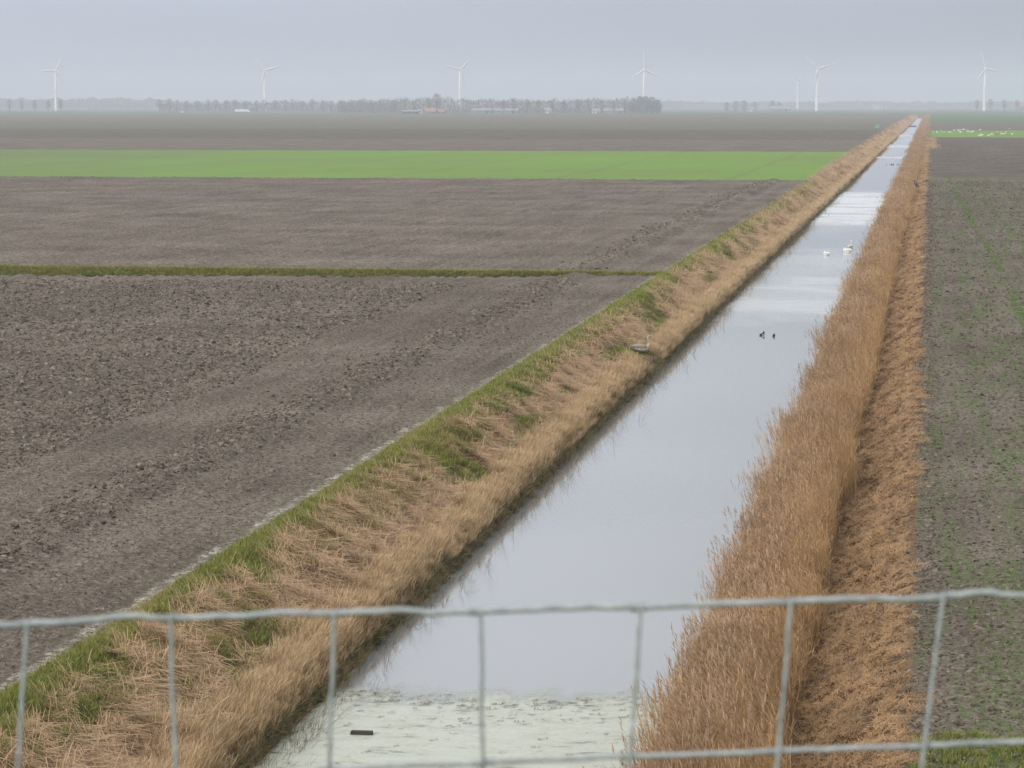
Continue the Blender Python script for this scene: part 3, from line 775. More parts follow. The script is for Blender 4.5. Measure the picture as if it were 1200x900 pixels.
# ------------------------------------------------------------------ film of duckweed at the near end, twigs on it
def film_mat():
    m, nt, b = new_mat('pale_duckweed_film')
    P, xyz = world_pos(nt)
    n1 = noise(nt, stretched(nt, P, (0.8, 2.0, 1)), 1.1, 5, 0.6); n2 = noise(nt, P, 9.0, 4, 0.7)
    nt.links.new(rampc(nt, math_(nt, 'ADD', math_(nt, 'MULTIPLY', n1, .5), math_(nt, 'MULTIPLY', n2, .5)), [(0.35, (0.41, 0.425, 0.325)), (0.5, (0.51, 0.522, 0.43)), (0.65, (0.57, 0.578, 0.50))]), b.inputs['Base Color'])
    b.inputs['Roughness'].default_value = 0.45; b.inputs['Specular IOR Level'].default_value = 0.5
    tr = N(nt, 'ShaderNodeBsdfTransparent'); mx = N(nt, 'ShaderNodeMixShader')
    edge = math_(nt, 'ADD', xyz['Y'], math_(nt, 'MULTIPLY', math_(nt, 'SUBTRACT', noise(nt, stretched(nt, P, (1, 0.4, 1)), 0.8, 5, .65), .5), 5.0))
    a = math_(nt, 'MULTIPLY', maprange(nt, edge, 48.6, 50.2, 1, 0), maprange(nt, n1, 0.28, 0.40, 0.35, 0.92))
    nt.links.new(a, mx.inputs[0]); nt.links.new(tr.outputs[0], mx.inputs[1]); nt.links.new(b.outputs[0], mx.inputs[2])
    nt.links.new(mx.outputs[0], nt.nodes['Material Output'].inputs['Surface'])
    return m
M['film'] = film_mat()
film = sheet('duckweed_film', np.linspace(-11.95, -4.0, 40), np.linspace(24, 52, 60), ZW + 0.006, M['film'], 'stuff')
tag(film, 'pale green duckweed film covering the near end of the canal', 'duckweed')
n = 620
Y = np.concatenate([rng.uniform(37, 49.5, 260), rng.normal(48.9, 0.28, 270), rng.normal(47.6, 0.28, 90)])
X = rng.uniform(-11.4, -4.6, n)
Y = Y + 0.35 * np.sin(X * 0.9)
scatter('floating_twigs', np.stack([X, Y, np.full(n, ZW + 0.012)], -1), np.stack([np.zeros(n), np.zeros(n), rng.normal(0, .6, n)], -1), np.repeat((0.25 + 0.9 * rng.random(n) ** 2)[:, None], 3, 1), rng.random(n), g_twig, 5,
        'thin dark twigs and reed scraps drifting in bands on the duckweed', 'twigs')

# ------------------------------------------------------------------ things on the water and banks
M['plank'] = plain('wet_dark_wood', (0.055, 0.052, 0.036), 0.6)
p = on_z(424, 861, ZW)
pl = MB().box((0, 0, 0.02), (0.43, 0.10, 0.075), 0, 0.96)
pl.box((0.0, 0.0, 0.06), (0.40, 0.085, 0.012))
o = pl.build('floating_plank', M['plank']); o.location = (p[0], p[1], ZW + 0.01); o.rotation_euler = (0.03, 0.0, 0.05)
tag(o, 'short dark wooden plank floating on the pale duckweed', 'plank')

M['swan_white'] = plain('white_feathers', (0.80, 0.79, 0.75), 0.8, 0.1, 0.06, 12)
M['swan_grey'] = plain('grey_brown_feathers', (0.46, 0.42, 0.355), 0.8, 0.1, 0.2, 9)
M['swan_wing'] = plain('brown_wing_feathers', (0.34, 0.295, 0.25), 0.8, 0.1, 0.2, 14)
M['bill'] = plain('orange_bill', (0.55, 0.22, 0.05), 0.5)
M['bill_dark'] = plain('dark_bill', (0.08, 0.07, 0.07), 0.5)
M['duck_dark'] = plain('black_feathers', (0.018, 0.018, 0.022), 0.7)
M['duck_white'] = plain('white_flank_feathers', (0.70, 0.70, 0.68), 0.7)
M['heron'] = plain('grey_heron_feathers', (0.075, 0.085, 0.095), 0.8, 0.1, 0.2, 8)
M['leg'] = plain('dark_legs', (0.09, 0.08, 0.06), 0.7)

def spline(pts, n):
    P = [Vector(p) for p in pts]; out = []
    for i in range(len(P) - 1):
        a, b, c, d = P[max(i - 1, 0)], P[i], P[i + 1], P[min(i + 2, len(P) - 1)]
        for k in range(n):
            t = k / n
            out.append(0.5 * ((2 * b) + (c - a) * t + (2 * a - 5 * b + 4 * c - d) * t * t + (-a + 3 * b - 3 * c + d) * t ** 3))
    out.append(P[-1]); return out
def loft(path, n=3, sides=10):
    """path: list of (x, y, z, half width, half height)"""
    q = spline([(a[0], a[1], a[2]) for a in path], n); s = spline([(a[3], a[4], 0) for a in path], n)
    return MB().tube(q, [1.0] * len(q), sides, True, [(max(0.004, k.x), max(0.004, k.y)) for k in s])
def make_swan(name, body_m, wing_m, bill_m, pose='swim', legs=False):
    """tail towards -X, breast towards +X, origin at water line / ground"""
    t = empty(name)
    if pose == 'graze': neck = [(0.34, 0, 0.30, .085, .09), (0.47, 0, 0.27, .05, .05), (0.56, 0, 0.14, .04, .04), (0.60, 0, 0.05, .045, .045), (0.66, 0, 0.02, .03, .025)]
    elif pose == 'rest': neck = [(0.36, 0, 0.27, .09, .10), (0.36, 0, 0.38, .055, .055), (0.24, 0, 0.42, .045, .045), (0.12, 0.04, 0.38, .05, .05), (0.04, 0.06, 0.36, .03, .03)]
    else: neck = [(0.36, 0, 0.26, .095, .10), (0.43, 0, 0.40, .055, .055), (0.36, 0, 0.56, .042, .042), (0.33, 0, 0.72, .038, .038), (0.38, 0, 0.80, .047, .045), (0.45, 0, 0.79, .034, .030)]
    loft([(-0.58, 0, 0.24, .02, .012), (-0.46, 0, 0.20, .10, .06), (-0.25, 0, 0.15, .20, .15), (0.0, 0, 0.13, .24, .19), (0.22, 0, 0.15, .20, .17)] + neck).build('body', body_m, t, True)
    h = neck[-1]
    d = Vector(h[:3]) - Vector(neck[-2][:3]); d.normalize()
    b0 = Vector(h[:3])
    MB().tube([b0 - d * 0.01, b0 + d * 0.05, b0 + d * 0.10], [0.026, 0.018, 0.006], 6).build('bill', bill_m, t, True)
    for sgn in (-1, 1):
        loft([(-0.60, sgn * 0.06, 0.29, .02, .02), (-0.35, sgn * 0.15, 0.29, .05, .09), (-0.08, sgn * 0.20, 0.27, .06, .13), (0.16, sgn * 0.185, 0.24, .05, .10), (0.26, sgn * 0.14, 0.23, .02, .03)], 2, 8).build('wing', wing_m, t, True)
    if legs:
        for sgn in (-1, 1):
            MB().tube([(0.0, sgn * 0.09, 0.05), (0.02, sgn * 0.09, -0.12), (0.0, sgn * 0.09, -0.24)], [0.022, 0.014, 0.014], 6).build('leg', M['leg'], t, True)
    return t
sw = make_swan('swan', M['swan_grey'], M['swan_wing'], M['bill_dark'])
p = SWAN_P; zz = float(bank_left_z(p[0], p[1]))
sw.location = (p[0], p[1], zz + 0.12); sw.rotation_euler = (0, 0, R(20)); sw.scale = (0.82,) * 3
tag(sw, 'grey brown young swan resting on the grassy bank beside the straw', 'swan')
def white_swan(x, y, rz, pose, label, z=ZW - 0.05, s=0.78, grp=None):
    t = make_swan('swan', M['swan_white'], M['swan_white'], M['bill'], pose)
    p = on_z(x, y, ZW); t.location = (p[0], p[1], z); t.rotation_euler = (0, 0, rz); t.scale = (s,) * 3
    return tag(t, label, 'swan', grp)
white_swan(968, 299, R(118), 'rest', 'white swan with tucked neck, nearest the left bank on the canal', grp='swans on the canal')
white_swan(992.5, 295, R(150), 'rest', 'white swan resting low in front of the upright swan', grp='swans on the canal')
white_swan(996.5, 290.5, R(80), 'swim', 'white swan with raised neck nearest the reed bed', grp='swans on the canal')

def make_duck(name):
    t = empty(name)
    loft([(-0.20, 0, 0.06, .015, .012), (-0.14, 0, 0.04, .07, .05), (0.0, 0, 0.035, .095, .075), (0.10, 0, 0.05, .075, .07), (0.14, 0, 0.11, .045, .045), (0.15, 0, 0.165, .04, .042), (0.19, 0, 0.165, .026, .024)]).build('body', M['duck_dark'], t, True)
    for sgn in (-1, 1):
        loft([(-0.11, sgn * .075, .03, .012, .012), (-0.02, sgn * .088, .035, .018, .035), (0.07, sgn * .07, .035, .012, .012)], 2, 6).build('flank', M['duck_white'], t, True)
    MB().tube([(0.185, 0, .16), (0.22, 0, .152), (0.245, 0, .148)], [.017, .014, .008], 6).build('bill', M['bill_dark'], t, True)
    return t
duck = make_duck('duck')
for k, (x, y, rz, lab) in enumerate([(893, 393, 60, 'dark duck swimming on the open canal, the larger left one of two'),
                                 (906.5, 394, -70, 'dark duck swimming on the open canal, the smaller right one of two'),
                                 (1046, 193, 20, 'dark duck far up the canal, third from the left in a short row'),
                                 (1043.5, 193, 10, 'dark duck far up the canal, second from the left in a short row'),
                                 (1039, 193.5, 200, 'dark duck far up the canal, leftmost of a short row'),
                                 (1052, 193, 170, 'dark duck far up the canal, nearest the reed of a short row')]):
    d = duck if k == 0 else copy_tree(duck)
    p = on_z(x, y, ZW); d.location = (p[0], p[1], ZW); d.rotation_euler = (0, 0, R(rz))
    d.scale = ((1.0, .8, 1.25, .9, .7, .9)[k],) * 3
    tag(d, lab, 'duck', 'ducks on the canal')

def make_heron():
    t = empty('heron')
    loft([(0.34, 0, 0.38, .02, .012), (0.24, 0, 0.46, .06, .05), (0.08, 0, 0.62, .12, .13), (-0.06, 0, 0.78, .11, .12), (-0.12, 0, 0.90, .06, .07), (-0.10, 0, 0.99, .045, .05), (-0.15, 0, 1.05, .045, .045), (-0.22, 0, 1.04, .03, .028)], 3, 10).build('body', M['heron'], t, True)
    MB().tube([(-0.21, 0, 1.045), (-0.30, 0, 1.02), (-0.38, 0, 0.985)], [.024, .014, .004], 6).build('bill', M['bill_dark'], t, True)
    for sgn in (-1, 1):
        loft([(0.36, sgn * .05, .40, .012, .012), (0.18, sgn * .105, .56, .03, .09), (0.0, sgn * .115, .74, .025, .08), (-0.08, sgn * .08, .82, .01, .02)], 2, 8).build('wing', M['heron'], t, True)
        MB().tube([(0.10, sgn * .05, .52), (0.08, sgn * .05, .26), (0.11, sgn * .05, -0.05)], [.025, .013, .012], 6).build('leg', M['leg'], t, True)
    return t
hr = make_heron()
p = on_z(1075.5, 223, -0.75)
hr.location = (p[0] - 0.25, p[1], float(bank_right_z(p[0] - 0.25, p[1]))); hr.scale = (1.28,) * 3; hr.rotation_euler = (0, 0, R(-12))
tag(hr, 'dark hunched heron standing on the mown bank beside the reed', 'heron')
M['bark_dark'] = plain('dark_wood', (0.05, 0.042, 0.035))
st = MB().tube([(-0.5, 0, 0.02), (-0.1, 0.1, 0.14), (0.45, 0.2, 0.26)], [.05, .045, .03], 6).tube([(-0.1, 0.1, 0.14), (0.1, -0.1, 0.3)], [.03, .015], 5).build('fallen_branch', M['bark_dark'])
p = on_z(1086, 214, -0.2); st.location = (p[0], p[1], float(bank_right_z(p[0], p[1])))
tag(st, 'dark fallen branch at the field edge behind the heron', 'branch')

# flock of white swans on the green strip far right
flock = [(1094.0, 155.0), (1098.2, 155.2), (1102.8, 153.4), (1105.2, 155.4), (1107.6, 154.8), (1113.2, 155.2), (1118.5, 153.0), (1123, 153), (1125.6, 155), (1125.4, 152.2), (1129, 152), (1134.5, 154.3),
         (1138.2, 155.4), (1140, 154.3), (1148.4, 152.2), (1148.2, 159.4), (1151, 158.8), (1158.7, 159.4), (1162.4, 157.6), (1166.3, 156), (1169, 155), (1173.5, 157.5), (1176.6, 157.4), (1179, 155.4), (1183, 151.6), (1186.3, 157.6)]
flock.sort()
ORD = ['first', 'second', 'third', 'fourth', 'fifth', 'sixth', 'seventh', 'eighth', 'ninth', 'tenth', 'eleventh', 'twelfth', 'thirteenth', 'fourteenth', 'fifteenth', 'sixteenth', 'seventeenth', 'eighteenth', 'nineteenth', 'twentieth']
TENS = ['twenty', 'thirty', 'forty']
def ordinal(k):
    if k < 20: return ORD[k]
    if (k + 1) % 10 == 0: return ['thirtieth', 'fortieth', 'fiftieth'][(k + 1) // 10 - 3]
    return TENS[(k + 1) // 10 - 2] + '-' + ORD[(k + 1) % 10 - 1]
protos = {}
for k, (x, y) in enumerate(flock):
    pose = ('graze', 'swim', 'rest', 'graze', 'rest')[k % 5]
    if pose not in protos: t = protos[pose] = make_swan('swan', M['swan_white'], M['swan_white'], M['bill'], pose, True)
    else: t = copy_tree(protos[pose])
    q = on_z(x, y + 1.2, 0.0); t.location = (q[0], q[1], 0.24); t.rotation_euler = (0, 0, rng.uniform(0, 6.28)); t.scale = (rng.uniform(0.95, 1.25),) * 3
    tag(t, f'white swan on the green strip, {ordinal(k)} counted from the canal', 'swan', 'flock of white swans on the green strip')

# small dam and posts far up the canal, green box and tufts beside it
M['concrete'] = plain('weathered_concrete', (0.20, 0.19, 0.17))
M['box_green'] = plain('pale_green_paint', (0.22, 0.42, 0.30), 0.5)
p = on_z(1066, 148, ZW)
wr = empty('weir', (p[0], p[1], ZW))
MB().box((1.2, 0, 0.10), (4.6, 0.25, 0.42)).build('beam', M['bark_dark'], wr)
for k in range(5): MB().tube([(-0.9 + k * 1.05, 0.2, -0.6), (-0.9 + k * 1.05, 0.2, 0.62)], 0.10, 7).build('post', M['bark_dark'], wr)
tag(wr, 'low dark timber weir on posts reaching into the far canal', 'weir')
p = on_z(1028, 150, 0)
gb = empty('pump_box', (p[0], p[1], 0))
MB().box((0, 0, 0.65), (1.5, 1.0, 1.3)).build('cabinet', M['box_green'], gb)
MB().box((0, 0, 1.36), (1.7, 1.2, 0.12)).build('lid', M['box_green'], gb)
MB().box((0, -0.52, 0.65), (0.06, 0.04, 1.2)).build('door_seam', M['concrete'], gb)
tag(gb, 'pale green utility box on the dark field left of the far canal', 'utility box')
n = 170
Y = rng.uniform(580, 760, n); X = rng.uniform(-0.6, 1.0, n) + np.where(rng.random(n) < 0.5, rng.uniform(0.4, 1.9, n), 0)
Xc = X; scatter('margin_straw', np.stack([Xc, Y, np.zeros(n)], -1), np.stack([np.zeros(n), np.zeros(n), rng.uniform(0, 6, n)], -1), np.repeat((rng.uniform(1.2, 2.2, n) * np.where(X < 1.3, 1, .7))[:, None], 3, 1), rng.random(n), g_straw, 5,
        'pale straw tufts at the corner of the far right field', 'straw')

# ------------------------------------------------------------------ turbines
M['turbine'] = plain('white_turbine_paint', (0.86, 0.86, 0.85), 0.45, 0.4, 0.03, 0.2)
TY = 3780.0
def make_turbine(x_px, phase, Y=TY, hub=61.0, rot=27.0, yaw=R(28), label='', hub_dx=2.2, group='wind turbines along the horizon'):
    t = empty('wind_turbine', (at_Y(x_px, Y), Y, 0.0))
    MB().tube([(0, 0, 0), (0, 0, 1.2), (0, 0, hub * 0.5), (0, 0, hub - 1.2)], [2.6, 2.25, 1.75, 1.25], 14).build('tower', M['turbine'], t, True)
    f = Vector((math.sin(yaw), -math.cos(yaw), 0)); s = Vector((math.cos(yaw), math.sin(yaw), 0)); u = Vector((0, 0, 1))
    c = Vector((0, 0, hub))
    n_ = MB()
    n_.tube([c - f * 4.6, c - f * 4.2, c - f * 1.0, c + f * 1.8], [1.0, 1.6, 1.7, 1.4], 8).build('nacelle', M['turbine'], t, True)
    hc = c + f * 3.0
    MB().tube([hc - f * 1.2, hc, hc + f * 0.9, hc + f * 1.5], [1.4, 1.4, 1.0, 0.3], 10).build('hub', M['turbine'], t, True)
    for k in range(3):
        a = R(phase + 120 * k); d = s * math.cos(a) + u * math.sin(a); e_ = d.cross(f)
        V = []; st_ = [(0.8, 0.7, 0.6), (2.2, 0.95, 0.7), (5.5, 1.95, 0.42), (12, 1.55, 0.28), (20, 1.1, 0.18), (rot - 1.2, 0.72, 0.09), (rot, 0.2, 0.04)]
        for r_, w_, th in st_:
            q = hc + d * r_; V += [q + e_ * w_, q + f * th, q - e_ * w_ * 0.75, q - f * th]
        Fc = []
        for i in range(len(st_) - 1):
            for j in range(4): Fc.append((i * 4 + j, i * 4 + (j + 1) % 4, i * 4 + 4 + (j + 1) % 4, i * 4 + 4 + j))
        Fc += [(3, 2, 1, 0), tuple(len(V) - 4 + j for j in range(4))]
        MB().add(V, Fc).build('blade', M['turbine'], t, True)
    return tag(t, label, 'wind turbine', group)
make_turbine(65.5, 62, label='white wind turbine rising behind the small bare trees at far left')
make_turbine(310.3, 14, label='white wind turbine directly right of the white lorry')
make_turbine(539, 46, label='white wind turbine behind the farm wood, right of the orange roof')
make_turbine(754.5, 94, label='white wind turbine rising from the end of the farm wood')
make_turbine(957, 17, label='white wind turbine standing alone left of the canal end')
make_turbine(1153.5, 110, label='white wind turbine right of the canal, far right')
make_turbine(934.5, 52, Y=5600, hub=62, rot=25, label='small faint turbine with edge-on rotor left of the lone turbine', yaw=R(72), group=None)

# ------------------------------------------------------------------ bare trees
M['bark'] = plain('grey_bark', (0.085, 0.075, 0.066))
M['twigs'] = plain('brown_twigs', (0.17, 0.14, 0.125), 0.9, 0.05, 0.25, 0.4)
def make_tree_meshes(H, spread, n_limbs, n_tw, tw, seed, low=0.25):
    random.seed(seed)
    tr = MB(); tr.tube([(0, 0, -0.2), (0.05, 0, H * 0.18), (U(-.2, .2), U(-.2, .2), H * 0.45), (U(-.3, .3), U(-.3, .3), H * 0.8)], [H * .024, H * .017, H * .012, H * .004], 6)
    cm = MB()
    for i in range(n_limbs):
        z0 = H * U(low, 0.6); a = U(0, 6.28); rr = spread * U(0.5, 1.0) * (1.0 - 0.35 * (z0 / H)); z1 = z0 + (H - z0) * U(0.35, 0.95)
        mid = (rr * .45 * math.cos(a), rr * .45 * math.sin(a), z0 + (z1 - z0) * .4); end = (rr * math.cos(a), rr * math.sin(a), z1)
        tr.tube([(0, 0, z0), mid, end], [H * .009, H * .006, H * .002], 4, False)
    for i in range(n_tw):                                     # fine twigs filling the crown unevenly
        a = U(0, 6.28); zc = random.random() ** 0.8; z = H * (low + (1 - low) * zc)
        prof = math.sin(math.pi * min(1, 0.12 + 0.86 * zc)) ** 0.6
        rr = spread * prof * random.random() ** 0.55 * (0.8 + 0.35 * math.sin(3 * a + seed) * math.sin(5 * zc + seed))
        p0 = Vector((rr * math.cos(a), rr * math.sin(a), z)); d = Vector((math.cos(a) * U(.1, .9), math.sin(a) * U(.1, .9), U(0.25, 1.0))).normalized()
        Lg = H * U(0.05, 0.13); w = Vector((U(-1, 1), U(-1, 1), U(-.3, .3))).normalized() * tw * U(.6, 1.4)
        cm.add([p0 - w, p0 + w, p0 + d * Lg + w * .3, p0 + d * Lg - w * .3], [(0, 1, 2, 3)])
    return tr.mesh('trunk', M['bark'], True), cm.mesh('crown', M['twigs'])
TREES = [make_tree_meshes(13, 3.6, 9, 420, 0.085, s) for s in (1, 2, 3, 4)]
ROUND = [make_tree_meshes(15, 5.6, 14, 900, 0.10, s, 0.16) for s in (11, 12, 13)]
BUSHY = [make_tree_meshes(13, 6.5, 12, 1000, 0.10, s, 0.02) for s in (21, 22, 23)]
SLIM = [make_tree_meshes(13, 2.9, 8, 420, 0.08, s, 0.10) for s in (31, 32, 33)]
random.seed(5)
def plant(name, kinds, x_px, Y, h_m, base_h, label, group, z=0.0, kx=1.0):
    tr, cm = random.choice(kinds); t = empty(name, (at_Y(x_px, Y), Y, z), U(0, 6.28)); s = h_m / base_h
    t.scale = (s * kx, s * kx, s)
    for nm, me in (('trunk', tr), ('crown', cm)):
        c = link(bpy.data.objects.new(nm, me)); c.parent = t
    return tag(t, label, 'tree', group)
for k, x in enumerate((11, 25.5, 40.5, 56.5, 71)):
    plant('bare_tree', TREES, x, 2950 + U(-20, 20), U(13.5, 15), 13, f'small bare tree in the spaced row at far left, {ordinal(k)} from the left edge', 'spaced roadside trees at far left')
xs = list(np.arange(186, 462, 11.3))
for k, x in enumerate(xs):
    plant('bare_tree', TREES + SLIM, x + U(-2, 2), 3260 + U(-30, 30), U(13.5, 16.5), 13, f'hazy bare tree, {ordinal(k)} from the left in the long row behind the lorry', 'long row of bare trees behind the lorry', kx=1.35)
front = (463, 474, 486, 502, 590, 603, 618, 632, 647, 661, 677, 690, 705, 720, 733)
for k, x in enumerate(front):
    plant('bare_tree', TREES, x + U(-1, 1), 2680 + U(-15, 15), U(12.5, 15), 13, f'bare tree, {ordinal(k)} from the left in the row before the farm', 'row of bare trees before the farm', kx=1.1)
plant('bare_tree', ROUND, 512, 2700, 20.0, 15, 'tall round bare tree towering over the orange roofed farmhouse', None)
for k, x in enumerate((742, 750, 757, 764, 770)):
    plant('bushy_tree', BUSHY, x, 2730 + U(-12, 12), (16, 17.5, 17.5, 17, 14)[k], 13, f'dense bushy tree, {ordinal(k)} from the left in the round copse ending the farm wood', 'round copse at the end of the farm wood')
for k, x in enumerate((852, 862, 872, 884, 905, 913)):
    plant('bushy_tree', BUSHY, x, 3560 + U(-20, 20) + (40 if k > 3 else 0), (12, 13.5, 14.5, 13, 14, 12)[k], 13, f'hazy bushy tree, {ordinal(k)} from the left around the white barn', 'trees around the far white barn')
for k, x in enumerate((1145, 1160.5, 1177, 1192)):
    plant('bare_tree', TREES, x, 3500 + U(-20, 20), U(13.5, 16.5), 13, f'bare tree in the row right of the canal, {ordinal(k)} from the canal', 'row of bare trees at far right', kx=1.15)

def wood(name, x0, x1, Y0, Y1, h, n, label, mat=M['twigs'], tw=0.55):
    P, Fq = [], []
    for i in range(n):
        x = U(x0, x1); Y = U(Y0, Y1); X = at_Y(x, Y); top = h * (0.75 + 0.35 * float(vnoise(x * 0.12, 0, 7)) + U(-.08, .08))
        z = random.random() ** 1.1 * top; L_ = U(1.0, 3.2)
        a = U(0, 3.14); w = Vector((math.cos(a), math.sin(a), U(-.2, .2))) * tw * U(.5, 1.5); d = Vector((U(-.6, .6), U(-.6, .6), 1)) * L_
        p0 = Vector((X, Y, z)); k0 = len(P)
        P += [tuple(p0 - w), tuple(p0 + w), tuple(p0 + d + w * .4), tuple(p0 + d - w * .4)]; Fq.append((k0, k0 + 1, k0 + 2, k0 + 3))
    me = bpy.data.meshes.new(name); me.from_pydata(P, [], Fq); me.materials.append(mat)
    return tag(link(bpy.data.objects.new(name, me)), label, 'wood', kind='stuff')
wood('shelterbelt_wood', 396, 775, 2760, 2830, 15.0, 15000, 'greyish bare wood sheltering the farm behind its tree row', tw=0.23)
wood('roadside_wood', 186, 470, 3330, 3400, 11.5, 7000, 'hazy band of twigs behind the long tree row', tw=0.35)
wood('distant_wood', -60, 200, 5300, 5600, 22, 22000, 'bluish distant wood along the left horizon', tw=0.8)
wood('distant_wood', 775, 1260, 6000, 6400, 15, 24000, 'faint distant wood along the right horizon', tw=0.7)
wood('distant_wood', 180, 800, 6000, 6400, 17, 24000, 'faint distant wood behind the farm', tw=0.7)

# ------------------------------------------------------------------ farm buildings, lorry, cars
M['roof_orange'] = plain('orange_tiles', (0.34, 0.19, 0.13), 0.8, 0.2, 0.15, 0.5)
M['roof_pale'] = plain('pale_sheet_roof', (0.28, 0.285, 0.29), 0.6, 0.2, 0.06, 0.2)
M['wall_pale'] = plain('pale_render', (0.55, 0.52, 0.46), 0.8, 0.2, 0.08, 0.5)
M['wall_dark'] = plain('dark_boards', (0.045, 0.045, 0.05), 0.8, 0.2, 0.15, 0.5)
M['wall_grey'] = plain('grey_sheet_wall', (0.22, 0.23, 0.24), 0.7, 0.2, 0.1, 0.3)
M['wall_brick'] = plain('red_brick', (0.30, 0.14, 0.09), 0.85, 0.1, 0.15, 0.8)
M['glass'] = plain('window_glass', (0.05, 0.06, 0.07), 0.2, 0.5)
def building(name, x0, x1, Y, depth, eave, ridge, wall_m, roof_m, label, n_win=0, door=None, chimney=False, cat='building'):
    X0, X1 = at_Y(x0, Y), at_Y(x1, Y); w = X1 - X0
    t = empty(name, ((X0 + X1) / 2, Y, 0))
    MB().box((0, depth / 2, eave / 2), (w, depth, eave)).build('wall', wall_m, t)
    ov = 0.4; hw = w / 2 + ov; d0, d1 = -ov, depth + ov; mid = depth / 2
    V = [(-hw, d0, eave - .1), (hw, d0, eave - .1), (hw, mid, ridge), (-hw, mid, ridge), (-hw, d1, eave - .1), (hw, d1, eave - .1)]
    V += [(a, b, c - 0.25) for a, b, c in V]
    rf = MB().add(V, [(0, 1, 2, 3), (3, 2, 5, 4), (9, 8, 7, 6), (10, 11, 8, 9), (0, 6, 7, 1), (4, 5, 11, 10), (0, 3, 9, 6), (3, 4, 10, 9), (1, 7, 8, 2), (2, 8, 11, 5)]).build('roof', roof_m, t)
    if chimney: MB().box((w * .25, mid, ridge + .4), (0.9, 0.9, 1.5)).build('chimney', M['wall_brick'], rf)
    for sx in (-1, 1):
        gx_ = sx * (w / 2 - 0.02)
        MB().add([(gx_, 0, eave), (gx_, depth, eave), (gx_, mid, ridge - .2)], [(0, 1, 2)]).build('gable', wall_m, t)
    for i in range(n_win):
        xx = -w / 2 + w * (i + .5) / n_win
        wi = MB().box((xx, -0.04, eave * .55), (min(1.6, w / n_win * .5), 0.08, eave * .38)).build('window', M['roof_pale'], t)
        MB().box((xx, -0.10, eave * .55), (min(1.3, w / n_win * .4), 0.05, eave * .30)).build('pane', M['glass'], wi)
    if door: MB().box((w * .3, -0.06, door / 2), (door * .9, 0.1, door)).build('door', M['wall_dark'], t)
    return tag(t, label, cat)
building('shed', 471, 489.5, 2640, 9, 2.6, 3.6, M['wall_dark'], M['roof_pale'], 'low dark shed with pale roof left of the orange roofs', 0, 2.2)
building('shed', 490, 494.5, 2644, 8, 3.8, 4.8, M['wall_pale'], M['roof_pale'], 'small pale shed between dark shed and orange roofs', 1)
building('farmhouse', 498.5, 510.5, 2640, 9, 2.4, 6.0, M['wall_brick'], M['roof_orange'], 'farmhouse with a large orange tiled roof under the tall tree', 3, 2.1, True)
building('farm_annex', 513, 521, 2646, 8, 2.2, 4.6, M['wall_brick'], M['roof_orange'], 'lower orange roofed annex right of the farmhouse', 2, 2.0)
building('barn', 552, 575.5, 2740, 12, 3.6, 5.6, M['wall_grey'], M['roof_pale'], 'long pale roofed barn, left one of the pair in the wood', 5, 2.8)
building('barn', 577, 607, 2745, 12, 3.4, 5.4, M['wall_grey'], M['roof_pale'], 'long pale roofed barn, right one of the pair in the wood', 6, 2.8)
building('farmhouse', 639, 646, 2750, 9, 3.6, 6.6, M['wall_pale'], M['roof_pale'], 'pale farmhouse half hidden by the middle of the tree row', 2, 2.0)
building('farmhouse', 694, 703, 2746, 9, 3.0, 5.4, M['wall_pale'], M['roof_pale'], 'pale low house behind the right end of the tree row', 2, 2.0)
building('shed', 707, 731, 2752, 10, 3.2, 5.6, M['wall_grey'], M['roof_pale'], 'long grey shed beside the round copse', 4, 2.4)
building('farmhouse', 877, 884, 3540, 9, 3.5, 6.2, M['wall_pale'], M['roof_pale'], 'white house at the far copse left of the long barn', 2, 2.0)
building('barn', 902, 926, 3540, 16, 3.8, 7.5, M['wall_grey'], M['roof_pale'], 'long white roofed barn at the far copse', 3, 3.2)
building('farmhouse', 1195, 1203, 4200, 12, 5, 11.5, M['wall_brick'], M['roof_orange'], 'red roofed house beyond the trees at the right edge', 2, 2.0)
building('farmhouse', 1024, 1034, 5000, 12, 5, 9, M['wall_pale'], M['roof_pale'], 'faint pale house on the horizon left of the canal end', 2, 2.0)

M['white_paint'] = plain('white_vehicle_paint', (0.82, 0.82, 0.82), 0.35, 0.5, 0.02, 0.2)
M['tyre'] = plain('black_rubber', (0.02, 0.02, 0.02), 0.9)
M['grey_paint'] = plain('grey_vehicle_paint', (0.12, 0.13, 0.15), 0.35, 0.5)
def wheel(t, x, y, r, w):
    o = MB().tube([(x, y - w / 2, r), (x, y + w / 2, r)], r, 12).build('wheel', M['tyre'], t)
    MB().tube([(x, y - w / 2 - .03, r), (x, y + w / 2 + .03, r)], r * .55, 8).build('rim', M['concrete'], o)
RY = 2930.0
lt = empty('lorry', (at_Y(284.5, RY), RY, 0.06))
MB().box((-1.8, 0, 2.5), (14.6, 2.5, 2.7)).build('trailer', M['white_paint'], lt)
MB().box((-1.8, 0, 1.02), (13.6, 1.6, 0.22)).build('chassis', M['wall_dark'], lt)
cab = MB().add([(6.0, -1.25, .6), (8.4, -1.25, .6), (8.4, 1.25, .6), (6.0, 1.25, .6), (6.0, -1.2, 3.5), (7.8, -1.2, 3.5), (7.8, 1.2, 3.5), (6.0, 1.2, 3.5), (8.4, -1.25, 2.0), (8.4, 1.25, 2.0)],
         [(3, 2, 1, 0), (4, 5, 6, 7), (0, 1, 8, 5, 4), (2, 3, 7, 6, 9), (1, 2, 9, 8), (8, 9, 6, 5), (3, 0, 4, 7)]).build('cab', M['white_paint'], lt)
MB().add([(8.40, -1.05, 2.1), (8.40, 1.05, 2.1), (7.98, 1.0, 3.2), (7.98, -1.0, 3.2)], [(0, 1, 2, 3)]).build('windscreen', M['glass'], cab)
